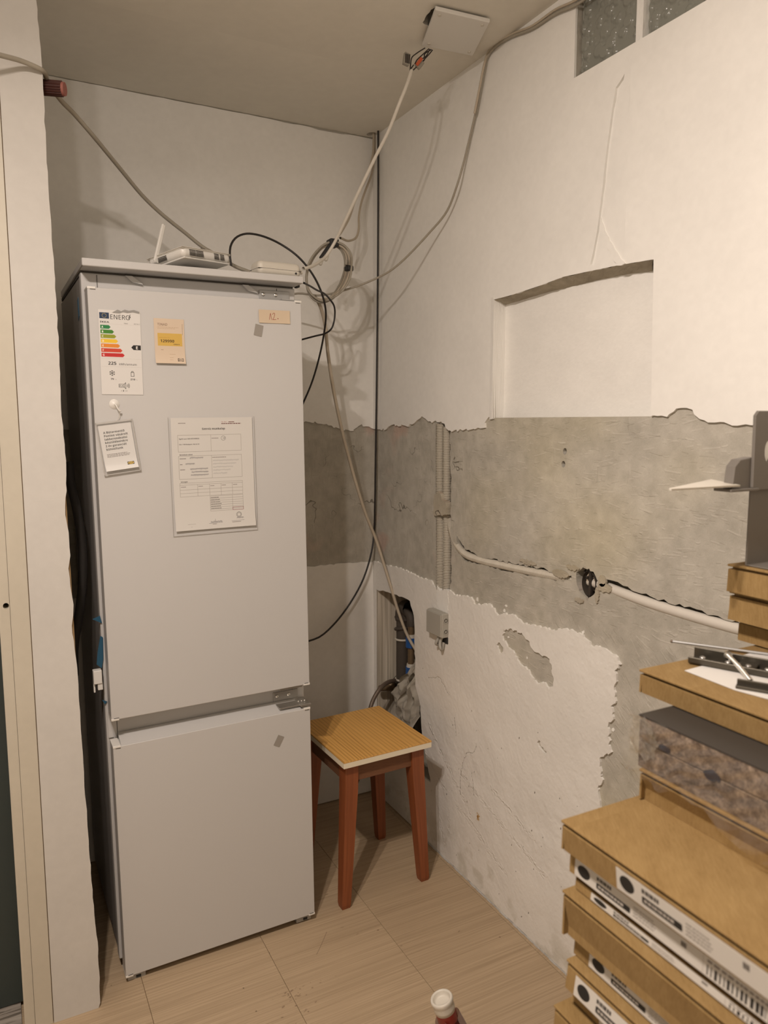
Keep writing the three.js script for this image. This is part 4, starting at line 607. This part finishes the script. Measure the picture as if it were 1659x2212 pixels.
// ───────────────────────── ceiling junction ─────────────────────────
{
  const t = thing('junction_cover', 'white square junction cover hanging loose under the ceiling', 'cover plate', [1.097, 2.392, -1.7065]);
  const q = [[.996, -1.634], [1.139, -1.622], [1.197, -1.778], [1.055, -1.792]].map(([x, z]) => [x - 1.097, z + 1.7065]);
  const s = shapeOf(q), g = new THREE.ExtrudeGeometry(s, { depth: .006, bevelEnabled: true, bevelSize: .0025, bevelThickness: .002, bevelSegments: 2 }).rotateX(Math.PI / 2).translate(0, .007, 0);
  mesh('plate', g, M.whitePlastic, t);
  for (const [x, z] of q) mesh('cover_screw', cyl(.0042, .0042, .003, 14).translate(x * .82, -.0015, z * .82), M.ivory, t);
  mesh('box_rim', box(.09, .014, .09, .01, .011, .0, .003).rotateY(.35), M.black, t);
}
{
  const t = thing('wire_connectors', 'bundle of dark wires with grey and orange lever connectors', 'connectors', [1.03, 2.35, -1.80]);
  const P = (x, y, z) => [x - 1.03, y - 2.35, z + 1.80], dark = std({ color: lin(.03, .022, .018), roughness: .6 }), grey = std({ color: lin(.3, .28, .23), roughness: .5 });
  const runs = [[[1.058, 2.385, -1.789], [1.04, 2.373, -1.80], [1.026, 2.36, -1.802], [1.022, 2.345, -1.801], [1.02, 2.325, -1.8]], [[1.07, 2.386, -1.79], [1.054, 2.37, -1.798], [1.04, 2.356, -1.8], [1.034, 2.345, -1.8]], [[1.073, 2.386, -1.79], [1.066, 2.37, -1.797], [1.05, 2.358, -1.8], [1.044, 2.35, -1.8]], [[1.082, 2.386, -1.791], [1.072, 2.373, -1.797], [1.062, 2.362, -1.8], [1.054, 2.352, -1.8]], [[1.078, 2.386, -1.79], [1.063, 2.375, -1.80], [1.063, 2.362, -1.80], [1.05, 2.35, -1.803]], [[1.03, 2.342, -1.8], [1.022, 2.33, -1.8], [1.019, 2.319, -1.8]], [[1.04, 2.34, -1.8], [1.028, 2.328, -1.8], [1.02, 2.318, -1.8]]];
  for (const r of runs) mesh('wire', tube(r.map((p) => P(...p)), .0016, 24, 6), dark, t);
  const c1 = mesh('connector', [box(.017, .03, .01, 0, 0, 0, .0015).rotateZ(-.18).translate(-.019, .003, -.004)], grey, t);
  mesh('wire_hole', [0, 1, 2].map((k) => box(.003, .022, .0012, -.0235 + k * .0048, .003, .0014).rotateZ(-.0)), dark, c1);
  const c2 = mesh('connector', [box(.016, .022, .01, 0, 0, 0, .0015).rotateZ(-.65).translate(.0165, -.004, .002)], grey, t);
  mesh('lever', [box(.008, .024, .006, 0, 0, 0, .001).rotateZ(-.65).translate(.0125, .0, .0075)], std({ color: lin(.55, .11, .04), roughness: .45 }), c2);
  mesh('cable_end', [cyl(.0045, .0045, .03, 12).rotateZ(-.35).translate(-.011, -.036, 0)], M.cableWhite, t);
}
{ // ribbed peg behind the post
  const t = thing('ribbed_handle', 'dark red ribbed handle with pink end sticking out behind white post', 'handle', [.1385, 2.1335, -1.85]);
  const d = new THREE.Group(); const n = 18, prof = [];
  const g = new THREE.ExtrudeGeometry(shapeOf([...Array(n * 4)].map((_, k) => { const a = k / (n * 4) * Math.PI * 2, r = (k % 4 < 2 ? .0148 : .0133); return [r * Math.cos(a), r * Math.sin(a)]; })), { depth: .048, bevelEnabled: true, bevelSize: .0012, bevelThickness: .002, bevelSegments: 2 });
  const rot = (q) => q.rotateY(1.15).rotateZ(-.06);
  mesh('grip', rot(g.translate(0, 0, -.004)), std({ color: lin(.06, .016, .011), roughness: .6 }), t);
  mesh('end_cap', rot(cyl(.0135, .014, .006, 26).rotateX(Math.PI / 2).translate(0, 0, .048)), std({ color: lin(.33, .12, .095), roughness: .7 }), t);
}

// ───────────────────────── right wall installations ─────────────────────────
function conduit(name, pts, r, ribbed, label, mat) {
  const o = mesh(name, sweep(pts, (t, L) => r * (ribbed ? 1 + .15 * Math.sin(t * L / .0052 * Math.PI * 2) : 1), ribbed ? 520 : 90, 12), mat);
  return tag(o, label, 'conduit');
}
conduit('corrugated_conduit', D.condA, .0158, true, 'grey corrugated conduit in the wall channel, left of the pair', M.conduit);
conduit('corrugated_conduit', D.condB, .0136, true, 'grey corrugated conduit in the wall channel, right of the pair', M.conduit);
conduit('corrugated_conduit', D.condC, .0105, true, 'grey corrugated conduit curving from the channel toward the socket hole', M.conduit);
conduit('smooth_conduit', D.condD, .0118, false, 'smooth pale conduit in the broken groove right of socket hole', M.pipeSmooth);
{
  const t = thing('socket_wires', 'tangle of dark wires and rubble in the round socket hole', 'wires', [XR + .03, 1.035, -1.335]);
  const R = rng(17), dark = std({ color: lin(.035, .027, .02), roughness: .8 });
  for (let k = 0; k < 9; k++) mesh('wire', tube([[.008, -.04 + R() * .02, -.03 + R() * .06], [-.012 + R() * .012, -.01 + R() * .02, -.03 + R() * .06], [-.014 + R() * .01, .01 + R() * .02, -.03 + R() * .06], [.008, .045 * R(), -.03 + R() * .06]], .0026, 20, 6), k % 4 ? dark : M.cableBeige, t);
  mesh('centre_bar', box(.01, .075, .007, -.014, 0, 0, .002), dark, t);
  mesh('back_box', new THREE.CylinderGeometry(.034, .034, .004, 24).rotateZ(Math.PI / 2).translate(.0125, 0, 0), dark, t);
  mesh('box_wall', new THREE.CylinderGeometry(.0265, .0265, .034, 28, 1, true).rotateZ(Math.PI / 2).scale(1, 1.12, .86).translate(-.0045, 0, 0), std({ color: lin(.05, .04, .03), roughness: .8, side: THREE.DoubleSide }), t);
}
{
  const t = thing('surface_box', 'small grey plastic junction box on right wall below conduits', 'junction box', [XR - .012, .785, -1.985]);
  mesh('box_body', box(.026, .078, .092, 0, 0, 0, .004), M.greyBox, t);
  mesh('box_lid', box(.004, .072, .086, -.0145, 0, 0, .0018), M.greyBox, t);
  for (const y of [.017, -.019]) { const k = mesh('knockout', new THREE.TorusGeometry(.0085, .0012, 8, 22).translate(.002, y, .0465), M.greyBox, t); mesh('knockout_ring', new THREE.TorusGeometry(.005, .0008, 6, 18).translate(.002, y, .0465), M.gap, k); }
  for (const [a, z] of [[0, .012], [1, .026]]) mesh('cable_tail', tube([[.004, -.036, z], [-.004, -.052 - a * .004, z - .003], [-.008, -.066 - a * .008, z - .007 + a * .012], [.002, -.07 - a * .012, z - .008 + a * .006], [.008, -.058, z]], .0052, 22, 8), M.greyBox, t);
  mesh('tail_hole', box(.012, .022, .03, .014, -.05, .03, .003), M.black, t);
}
{ // pipes in the niche
  const iron = std({ color: lin(.085, .07, .056), roughness: .7, metalness: .2 }), blueP = std({ color: lin(.02, .1, .33), roughness: .4 }), brass = std({ color: lin(.2, .14, .08), roughness: .5, metalness: .4 });
  const t = thing('drain_pipe', 'dark vertical pipe with a wrapped elbow inside the wall niche', 'pipe', [1.32, .22, -2.372]);
  mesh('pipe', cyl(.024, .024, .5, 20).translate(0, .25, 0), iron, t);
  mesh('elbow', tube([[0, .47, 0], [0, .505, .002], [.002, .522, .016], [.004, .522, .04]], .028, 30, 14), iron, t);
  for (const g of [new THREE.TorusGeometry(.026, .007, 8, 20).rotateX(1.3).translate(0, .44, 0), new THREE.TorusGeometry(.025, .006, 8, 20).rotateX(1.75).translate(0, .48, 0), new THREE.IcosahedronGeometry(.028, 1).translate(0, .2, 0)]) mesh('wrap', g, iron, t);
  for (const y of [.4, .245]) mesh('collar', new THREE.TorusGeometry(.0265, .004, 8, 22).rotateX(Math.PI / 2).translate(0, y, 0), M.ivory, t);
  const s = thing('water_pipe', 'thinner pipe with two blue couplings beside the dark pipe', 'pipe', [1.318, .22, -2.304]);
  mesh('pipe', cyl(.013, .013, .47, 16).translate(0, .235, 0), brass, s);
  mesh('elbow', tube([[0, .465, 0], [0, .49, -.002], [0, .505, -.014], [0, .51, -.04]], .016, 20, 12), iron, s);
  for (const y of [.405, .295]) { const c = mesh('coupling', cyl(.0215, .0215, .036, 8).translate(0, y, 0), blueP, s); mesh('nut', cyl(.016, .018, .012, 14).translate(0, y + .024, 0), M.ivory, c); }
  const v = thing('stop_valve', 'brown stop valve at the niche edge feeding a braided hose', 'valve', [1.285, .435, -2.40]);
  mesh('valve_body', [new THREE.IcosahedronGeometry(.022, 2).scale(1, .9, 1), cyl(.011, .012, .05, 14).rotateZ(1.45).translate(-.03, 0, .012)], brass, v);
  mesh('valve_stem', cyl(.008, .008, .05, 12).rotateZ(-.9).translate(.02, .022, 0), iron, v);
  tag(mesh('braided_hose', sweep(D.hose, (q, L) => .0078 * (1 + .05 * Math.sin(q * L / .004 * 6.283)), 220, 10), std({ color: lin(.16, .12, .09), roughness: .45, metalness: .3 })), 'braided hose curving down behind the stool', 'hose');
}
{ // grey rag stuffed into the niche
  const N = 80, Mv = 110, pos = [], idx = [], uv = [];
  for (let j = 0; j <= Mv; j++) for (let i = 0; i <= N; i++) {
    const u = i / N, v = j / Mv; const q = Math.min(1, v * 2.6), width = .035 + .135 * q - (v > .8 ? (v - .8) * .4 : 0), z = -2.196 - .052 * q + (u - .5) * width, y = .575 - v * .385;
    const fold = Math.sin(u * 19 + v * 5 + fbm(u * 3, v * 5, 5, 2) * 9) * (.013 - .004 * v) + (fbm(u * 7, v * 9, 9, 3) - .5) * .05 + Math.sin(v * 26 + u * 9) * .004;
    pos.push(1.25 + fold + .03 * (1 - v) - .012 * Math.sin(v * 3), y + Math.sin(u * 14 + v * 3) * .01 + (fbm(u * 6, v * 6, 3, 2) - .5) * .03, z + Math.cos(u * 17 + v * 9) * .008); uv.push(u, v);
  }
  for (let j = 0; j < Mv; j++) for (let i = 0; i < N; i++) { const a = j * (N + 1) + i, b = a + N + 1; idx.push(a, b, a + 1, a + 1, b, b + 1); }
  const g = new THREE.BufferGeometry(); g.setAttribute('position', new THREE.Float32BufferAttribute(pos, 3)); g.setAttribute('uv', new THREE.Float32BufferAttribute(uv, 2)); g.setIndex(idx); g.computeVertexNormals();
  tag(mesh('rag', g, std({ color: lin(.42, .385, .32), roughness: .95, side: THREE.DoubleSide })), 'crumpled grey rag stuffed into the niche behind the stool', 'rag');
}

// ───────────────────────── stool ─────────────────────────
{
  const t = thing('stool', 'square wooden stool with yellow-brown laminate seat and red-brown legs', 'stool', [.982, 0, -2.018]); t.rotation.y = .035;
  const hs = .46, sw = .298, sd = .328;
  const seat = mesh('seat', planarUV(box(sw, .004, sd, 0, hs - .002, 0, .0008), (x, y, z) => [x / sw + .5, z / sd + .5]), M.laminate, t);
  mesh('edge_band', box(sw - .001, .0165, sd - .001, 0, hs - .0122, 0, .001), M.edgeBand, seat);
  for (const [sx, sz] of [[-1, 1], [1, 1], [-1, -1], [1, -1]]) {
    const tx = sx * .112, tz = sz * .122, bx = sx * .137, bz = sz * .136;
    const pos = [], idx = [], uv = [], R = [[0, .0125, bx, bz], [.012, .0145, bx, bz], [hs - .1, .0205, tx * 1.02, tz * 1.02], [hs - .02, .021, tx, tz]];
    for (const [y, r, x, z] of R) for (const [a, b] of [[-1, -1], [1, -1], [1, 1], [-1, 1]]) { pos.push(x + a * r, y, z + b * r); uv.push((a + b) * .02, y); }
    for (let k = 0; k < 3; k++) for (let c = 0; c < 4; c++) { const p = k * 4 + c, q = k * 4 + (c + 1) % 4; idx.push(p, p + 4, q, q, p + 4, q + 4); }
    idx.push(0, 1, 2, 0, 2, 3, 12, 14, 13, 12, 15, 14);
    let g = new THREE.BufferGeometry(); g.setAttribute('position', new THREE.Float32BufferAttribute(pos, 3)); g.setAttribute('uv', new THREE.Float32BufferAttribute(uv, 2)); g.setIndex(idx); g = g.toNonIndexed(); g.computeVertexNormals();
    mesh('leg', g, M.leg, t);
  }
  for (const s of [-1, 1]) { mesh('apron', box(.2, .058, .016, 0, hs - .05, s * .128, .001), M.apron, t); mesh('apron', box(.016, .058, .22, s * .12, hs - .05, 0, .001), M.apron, t); }
}

// ───────────────────────── stack of flat cartons on the right ─────────────────────────
const labelMap = print(.2, .021, (x) => {
  x.fillStyle = '#c2bdb4'; x.fillRect(0, 0, .2, .021); x.fillStyle = '#1c1a18'; x.beginPath(); x.ellipse(.0105, .0105, .0072, .0072, 0, 0, 7); x.fill();
  bars(x, .025, .0035, .028, .0042, 7, 3, '#3a3632'); x.beginPath(); x.roundRect(.025, .0105, .036, .0068, .0012); x.fillStyle = '#1c1a18'; x.fill(); bars(x, .027, .0125, .032, .0028, 9, 5, '#a8a198'); for (let k = 0; k < 4; k++) bars(x, .064, .006 + k * .0032, .026, .0013, 9, 7 + k, '#77706a');
  bars(x, .108, .004, .016, .0055, 4, 15, '#4a4540'); x.fillStyle = '#9a938a'; x.fillRect(.1265, .001, .0004, .019); const R = rng(9); let q = .13; x.fillStyle = '#1c1a18'; while (q < .195) { const w = .0005 + R() * .0022; x.fillRect(q, .0085, w, .0105); q += w + .0006 + R() * .0018; } bars(x, .13, .003, .05, .003, 16, 25, '#77706a');
}, 1);
const labelMat = std({ map: labelMap, roughness: .6 });
// a closed carton: far-left-bottom corner at (x, y, z), length runs toward the viewer; sleeve, tucked end flap, glued side flap
function carton(label, x, y, z, w, h, l, o = {}) {
  const t = thing('flat_carton', label, 'box', [x, y, z], 'flat cartons stacked at the right'); if (o.turn) t.rotation.y = o.turn;
  const uvb = (g) => planarUV(g, (X, Y, Z) => [X + Z * .7 + (o.seed || 0) * .31, Y + Z + (o.seed || 0) * .17]);
  const mat = o.alt ? M.cardB : M.card, th = .0035;
  mesh('sleeve', uvb(merge([box(w - .009, h - .002, l, w / 2 + .0045, h / 2, l / 2, .0015)])), mat, t);
  mesh('top_sheet', uvb(merge([box(w + .001, th, l + .004, w / 2, h - th / 2 + .0006, l / 2, .0012)])), mat, t);
  const lean = (o.flap ?? .012) * (o.flap < 0 ? 1.25 : .3), fh = h - .0085;
  mesh('bottom_sheet', uvb(merge([box(w - .009, .0025, l, w / 2 + .0045, .00125, l / 2, .0008)])), mat, t);
  const s = shapeOf([[0, 0], [-lean, -fh], [-lean + th, -fh], [th, 0]]);
  mesh('side_flap', uvb(new THREE.ExtrudeGeometry(s, { depth: l - .006, bevelEnabled: false }).translate(-.001, h - .0066, .002)), mat, t);
  mesh('tuck_flap', uvb(new THREE.ExtrudeGeometry(shapeOf([[.002, .002], [.05, .001], [.045, h - .007], [.003, h - .0075]]), { depth: .003, bevelEnabled: false }).translate(0, 0, -.0025)), mat, t);
  if (o.label != null) { const lb = mesh('print_label', new THREE.BoxGeometry(.3, Math.min(.027, h - .011), .0005), labelMat, t); const a = Math.atan2(lean, fh); lb.rotation.order = 'YXZ'; lb.rotation.set(0, -Math.PI / 2, 0); lb.rotateX(-a); lb.position.set(-.0016 - lean * .5, h - .0066 - fh * .5, o.label + .15); }
  return t;
}
{
  const base = thing('support_carton', 'large brown carton under the flat cartons, below the picture', 'box', [.64, 0, -.63]);
  mesh('carton_body', box(.46, .6385, .7, .23, .3195, .35, .004), M.card, base); mesh('tape_strip', box(.05, .001, .702, .23, .6388, .35), M.ivory, base); mesh('flap_seam', box(.46, .0008, .002, .23, .6387, .35), M.cardEdge, base);
  // bottom to top: [y, height, x, flap lean, alt, label offset, label text]
  const rows = [
    [.640, .038, .600, .008, 0, null, 'flat brown carton lowest in view, without a visible label'],
    [.6785, .026, .627, .002, 1, .05, 'flat carton with a half-hidden dot label, second from the lowest'],
    [.705, .036, .614, .013, 0, .018, 'flat carton with a white dot label, third from the lowest'],
    [.7415, .032, .630, .006, 1, .03, 'thin shaded carton below the thick plain carton'],
    [.774, .062, .606, -.010, 0, null, 'thick plain brown carton without label in the middle of stack'],
    [.8365, .020, .623, .004, 1, .03, 'thinnest shaded carton above the thick plain carton'],
    [.857, .033, .618, .003, 1, .012, 'shaded carton with dark dot label under the top wide carton'],
    [.8905, .040, .601, -.003, 0, .092, 'wide carton with bright barcode label on top of lower stack'],
  ];
  rows.forEach(([y, h, x, fl, alt, lb, lab], i) => carton(lab, x, y, -.676 + (i % 3) * .003, .50, h, .76, { flap: fl, alt, label: lb, seed: i }));
  carton('thin brown carton under the film-wrapped panel pack', .722, .931, -.664, .44, .043, .74, { flap: -.014, seed: 11, label: null });
  const p = thing('wrapped_panels', 'grey panel pack wrapped in clear bubble film between two cartons', 'panel pack', [.7215, .9745, -.675]);
  const pg = pixels(512, 256, (i, j) => { const k = (fbm(i * .05, j * .07, 3, 4) - .5) * 90 + (fbm(i * .3, j * .3, 6, 2) - .5) * 60; return [110 + k, 95 + k * .95, 82 + k * .85]; });
  const chip = std({ map: tex(pg, true, 5, 8), roughness: .8 }), lam = std({ color: lin(.038, .032, .026), roughness: .6 });
  mesh('panel', planarUV(box(.42, .034, .7, .215, .017, .352, .001), (x, y, z) => [z, y + x]), chip, p); mesh('panel', planarUV(box(.42, .0325, .7, .215, .0515, .352, .001), (x, y, z) => [z + .3, y + x]), chip, p);
  mesh('top_board', box(.421, .002, .702, .215, .0685, .352), lam, p);
  for (const [y, z, a, b] of [[.035, .115, .006, .012], [.040, .045, .004, .009]]) mesh('dark_tape', new THREE.ExtrudeGeometry(shapeOf(raggedLoop([...Array(10)].map((_, k) => [b * Math.cos(k * .628), a * Math.sin(k * .628)]), .004, .004, 7 + Math.round(z * 100))), { depth: .0012, bevelEnabled: false }).rotateY(-Math.PI / 2).translate(.0045, y, z), std({ color: lin(.016, .018, .035), roughness: .4 }), p);
  { // loose film hanging over the visible edge
    const N = 90, K = 16, pos = [], idx = [];
    for (let i = 0; i <= N; i++) for (let j = 0; j <= K; j++) { const z = i / N * .72 - .006, v = j / K; const y = .0705 - v * (.076 + .006 * Math.sin(i * .37) + .004 * Math.sin(i * 1.1) + .024 * clamp((z - .09) * 8)); pos.push(-.0035 + (fbm(i * .45, j * .6, 4, 3) - .5) * (.012 + .016 * Math.exp(-z / .05)) + .0022 * Math.sin(i * 1.3 + j * 1.7) - (v > .8 ? .004 : 0), y, z); }
    for (let i = 0; i < N; i++) for (let j = 0; j < K; j++) { const a = i * (K + 1) + j, b = a + K + 1; idx.push(a, a + 1, b, b, a + 1, b + 1); }
    const g = new THREE.BufferGeometry(); g.setAttribute('position', new THREE.Float32BufferAttribute(pos, 3)); g.setAttribute('uv', new THREE.Float32BufferAttribute(new Float32Array(pos.length / 3 * 2), 2)); g.setIndex(idx); g.computeVertexNormals();
    mesh('film', g, phys({ color: lin(.92, .9, .86), roughness: .09, transmission: .97, thickness: 0, ior: 1.45, side: THREE.DoubleSide }), p);
  }
  { const g = new THREE.IcosahedronGeometry(1, 5), q = g.attributes.position; for (let i = 0; i < q.count; i++) { const d = V(q.getX(i), q.getY(i), q.getZ(i)).normalize(), r = 1 + (fbm(d.x * 5 + 9, d.y * 5 + d.z * 4, 31, 3) - .5) * 1.1; q.setXYZ(i, d.x * r * .005, d.y * r * .024, d.z * r * .020); } g.computeVertexNormals();
    mesh('film_gather', g.translate(.001, .043, .012), phys({ color: lin(.9, .88, .84), roughness: .14, transmission: .93, thickness: 0, ior: 1.5 }), p); }
  carton('brown carton with tools and a white leaflet lying on it', .782, 1.0440, -.727,   .40, .0345, .74, { flap: -.003, seed: 14, label: null });
  carton('small brown carton, lowest of the three on top', 1.022, 1.0800, -.755, .19, .0350, .6, { flap: .008, seed: 17, label: null, alt: 1 });
  carton('small brown carton, middle of the three on top', 1.000, 1.1160, -.757, .21, .0445, .6, { flap: .015, seed: 18, label: null });
  carton('small brown carton, topmost of the three, under the grey bracket', .990, 1.1615, -.755, .22, .0425, .6, { flap: .011, seed: 19, label: null });
}
{ // things lying on the tool carton
  const Y = 1.0795;
  const lf = thing('leaflet', 'white paper leaflet lying under the hinge strip and screw', 'paper', [.83, Y, -.66]);
  mesh('sheet', new THREE.ExtrudeGeometry(shapeOf([[0, -.033], [.16, -.043], [.19, .2], [.03, .21], [-.005, .05]]), { depth: .0006, bevelEnabled: false }).rotateX(Math.PI / 2).translate(0, .0008, 0), std({ color: lin(.66, .64, .6), roughness: .7 }), lf);
  const rd = thing('metal_rod', 'thin grey metal rod lying behind the hinge strip', 'rod', [.95, Y + .003, -.742]);
  mesh('rod', tube([[-.034, .001, -.049], [0, .0006, 0], [.045, 0, .065]], .0022, 24, 8), M.zinc, rd);
  mesh('tip', new THREE.SphereGeometry(.0025, 10, 8).translate(-.034, .001, -.049), std({ color: lin(.15, .11, .08), roughness: .6 }), rd);
  const hg = thing('hinge_strip', 'dark perforated metal hinge strip with rivets on the leaflet', 'hinge', [.905, Y + .001, -.645]); hg.rotation.y = -1.15;
  const dk = std({ color: lin(.1, .09, .072), roughness: .35, metalness: .8 });
  mesh('channel', [box(.16, .003, .03, 0, .002, .0, .001), box(.16, .017, .003, 0, .009, -.0145, .001), box(.16, .008, .003, 0, .006, .0145, .001), box(.024, .005, .028, -.006, .006, 0, .001)], dk, hg);
  for (const x of [-.064, -.03, -.018, -.004, .02, .045]) mesh('rivet', new THREE.SphereGeometry(.0046, 12, 8).scale(1, .6, 1).translate(x, .0075, .001), M.steel, hg);
  const sc = thing('steel_screw', 'bright steel screw leaning across the leaflet', 'screw', [.88, Y + .009, -.645]);
  mesh('shank', sweep([[.02, .006, -.034], [0, .002, 0], [-.019, -.004, .031]], (t, L) => .003 * (1 + .22 * Math.sin(t * L / .003 * 6.283)), 240, 10), M.screw, sc);
  mesh('head', cyl(.0062, .0034, .005, 16).rotateX(Math.PI / 2).rotateY(-.53).translate(.021, .0065, -.036), M.screw, sc);
  const bk = thing('dark_bracket', 'flat dark metal piece at the leaflet edge by the screw tip', 'bracket', [.838, Y + .0008, -.612]); bk.rotation.y = -1.05;
  mesh('strip', [box(.1, .004, .014, .045, .002, 0, .001), box(.1, .009, .003, .045, .005, -.007, .001)], dk, bk);
  const yb = thing('yellow_bit', 'small yellow plastic piece at the right picture edge', 'plastic piece', [.94, Y + .012, -.622]);
  mesh('piece', box(.02, .012, .012, 0, .004, 0, .004), std({ color: lin(.6, .38, .02), roughness: .4 }), yb);
}
{ // grey steel bracket standing on the topmost carton
  const t = thing('steel_bracket', 'grey steel bracket with an oval hole standing on topmost small carton', 'bracket', [.987, 1.2052, -.724]);
  const gm = std({ color: lin(.19, .172, .15), roughness: .5, metalness: .25 });
  const hole = [...Array(24)].map((_, k) => [.032 + .0095 * Math.cos(k * .2618), .172 + .017 * Math.sin(k * .2618)]);
  mesh('upper_plate', new THREE.ExtrudeGeometry(shapeOf([[.006, .116], [.13, .116], [.13, .230], [.006, .230], [.0, .224], [.002, .12]], [hole]), { depth: .003, bevelEnabled: true, bevelSize: .001, bevelThickness: .001, bevelSegments: 2 }), gm, t);
  mesh('lower_plate', [box(.118, .118, .003, .070, .059, -.008, .001), box(.118, .003, .012, .070, .1165, -.003, .001), box(.118, .002, .05, .070, .001, .016, .0008)], gm, t);
  mesh('tab', new THREE.ExtrudeGeometry(shapeOf([[.004, .119], [-.036, .119], [-.032, .150], [-.022, .159], [.004, .162]]), { depth: .014, bevelEnabled: true, bevelSize: .0015, bevelThickness: .001, bevelSegments: 2 }).translate(0, 0, -.016), gm, t);
  mesh('tab_foot', box(.062, .004, .03, -.019, .1165, -.008, .001), gm, t);
  mesh('prong', new THREE.ExtrudeGeometry(shapeOf([[-.03, 0], [-.03, .05], [-.168, .006], [-.17, .0]]), { depth: .0025, bevelEnabled: false }).rotateX(-Math.PI / 2 + .1).translate(0, .122, .006), M.ivory, t);
}
{ // bottle on the floor at the picture's bottom edge
  const t = thing('bottle', 'dark red bottle with a white dished cap at the bottom edge', 'bottle', [.806, .0, -1.112]);
  const ax = V(-.082, .3, -.032).normalize(), q = new THREE.Quaternion().setFromUnitVectors(V(0, 1, 0), ax);
  const prof = (l) => new THREE.LatheGeometry(l.map((p) => new THREE.Vector2(p[0], p[1] * 1.1)), 36).applyQuaternion(q);
  const up = .012;
  mesh('bottle_body', prof([[0, up], [.032, up], [.036, up + .006], [.036, .13], [.033, .155], [.024, .19], [.0195, .21], [.0185, .262], [0, .262]]), std({ color: lin(.11, .016, .01), roughness: .35 }), t);
  mesh('neck_band', prof([[.0188, .236], [.0205, .237], [.0205, .258], [.0188, .259]]), std({ color: lin(.2, .02, .012), roughness: .4 }), t);
  mesh('cap', prof([[0, .272], [.012, .2715], [.0158, .274], [.0166, .279], [.0185, .2815], [.0215, .281], [.0228, .278], [.0222, .2735], [.0208, .271], [.0212, .262], [.0202, .252], [0, .252]]), M.ivory, t);
  const wm = phys({ color: lin(.5, .38, .34), roughness: .25, transmission: .55, thickness: 0, side: THREE.DoubleSide });
  const N = 70, K = 40, pos = [], idx = [];
  for (let j = 0; j <= K; j++) for (let i = 0; i <= N; i++) { const a = i / N * Math.PI * 2, v = j / K, r = .021 + .022 * v + (.006 + .012 * v) * (fbm(Math.cos(a) * 2 + 5, Math.sin(a) * 2 + v * 3, 3, 3) - .4) * 2 + .0035 * Math.sin(a * 7 + v * 9); const p = V(Math.cos(a) * r, 1.1 * (.237 - v * .225) + .012 * Math.sin(a * 3 + 1) * (1 - v), Math.sin(a) * r).applyQuaternion(q); pos.push(p.x + .045 * v * v * Math.max(0, Math.cos(a)), Math.max(.001, p.y), p.z); }
  for (let j = 0; j < K; j++) for (let i = 0; i < N; i++) { const a = j * (N + 1) + i, b = a + N + 1; idx.push(a, a + 1, b, b, a + 1, b + 1); }
  const g = new THREE.BufferGeometry(); g.setAttribute('position', new THREE.Float32BufferAttribute(pos, 3)); g.setAttribute('uv', new THREE.Float32BufferAttribute(new Float32Array(pos.length / 3 * 2), 2)); g.setIndex(idx); g.computeVertexNormals();
  mesh('plastic_wrap', g, wm, t);
}

renderer.render(scene, camera);
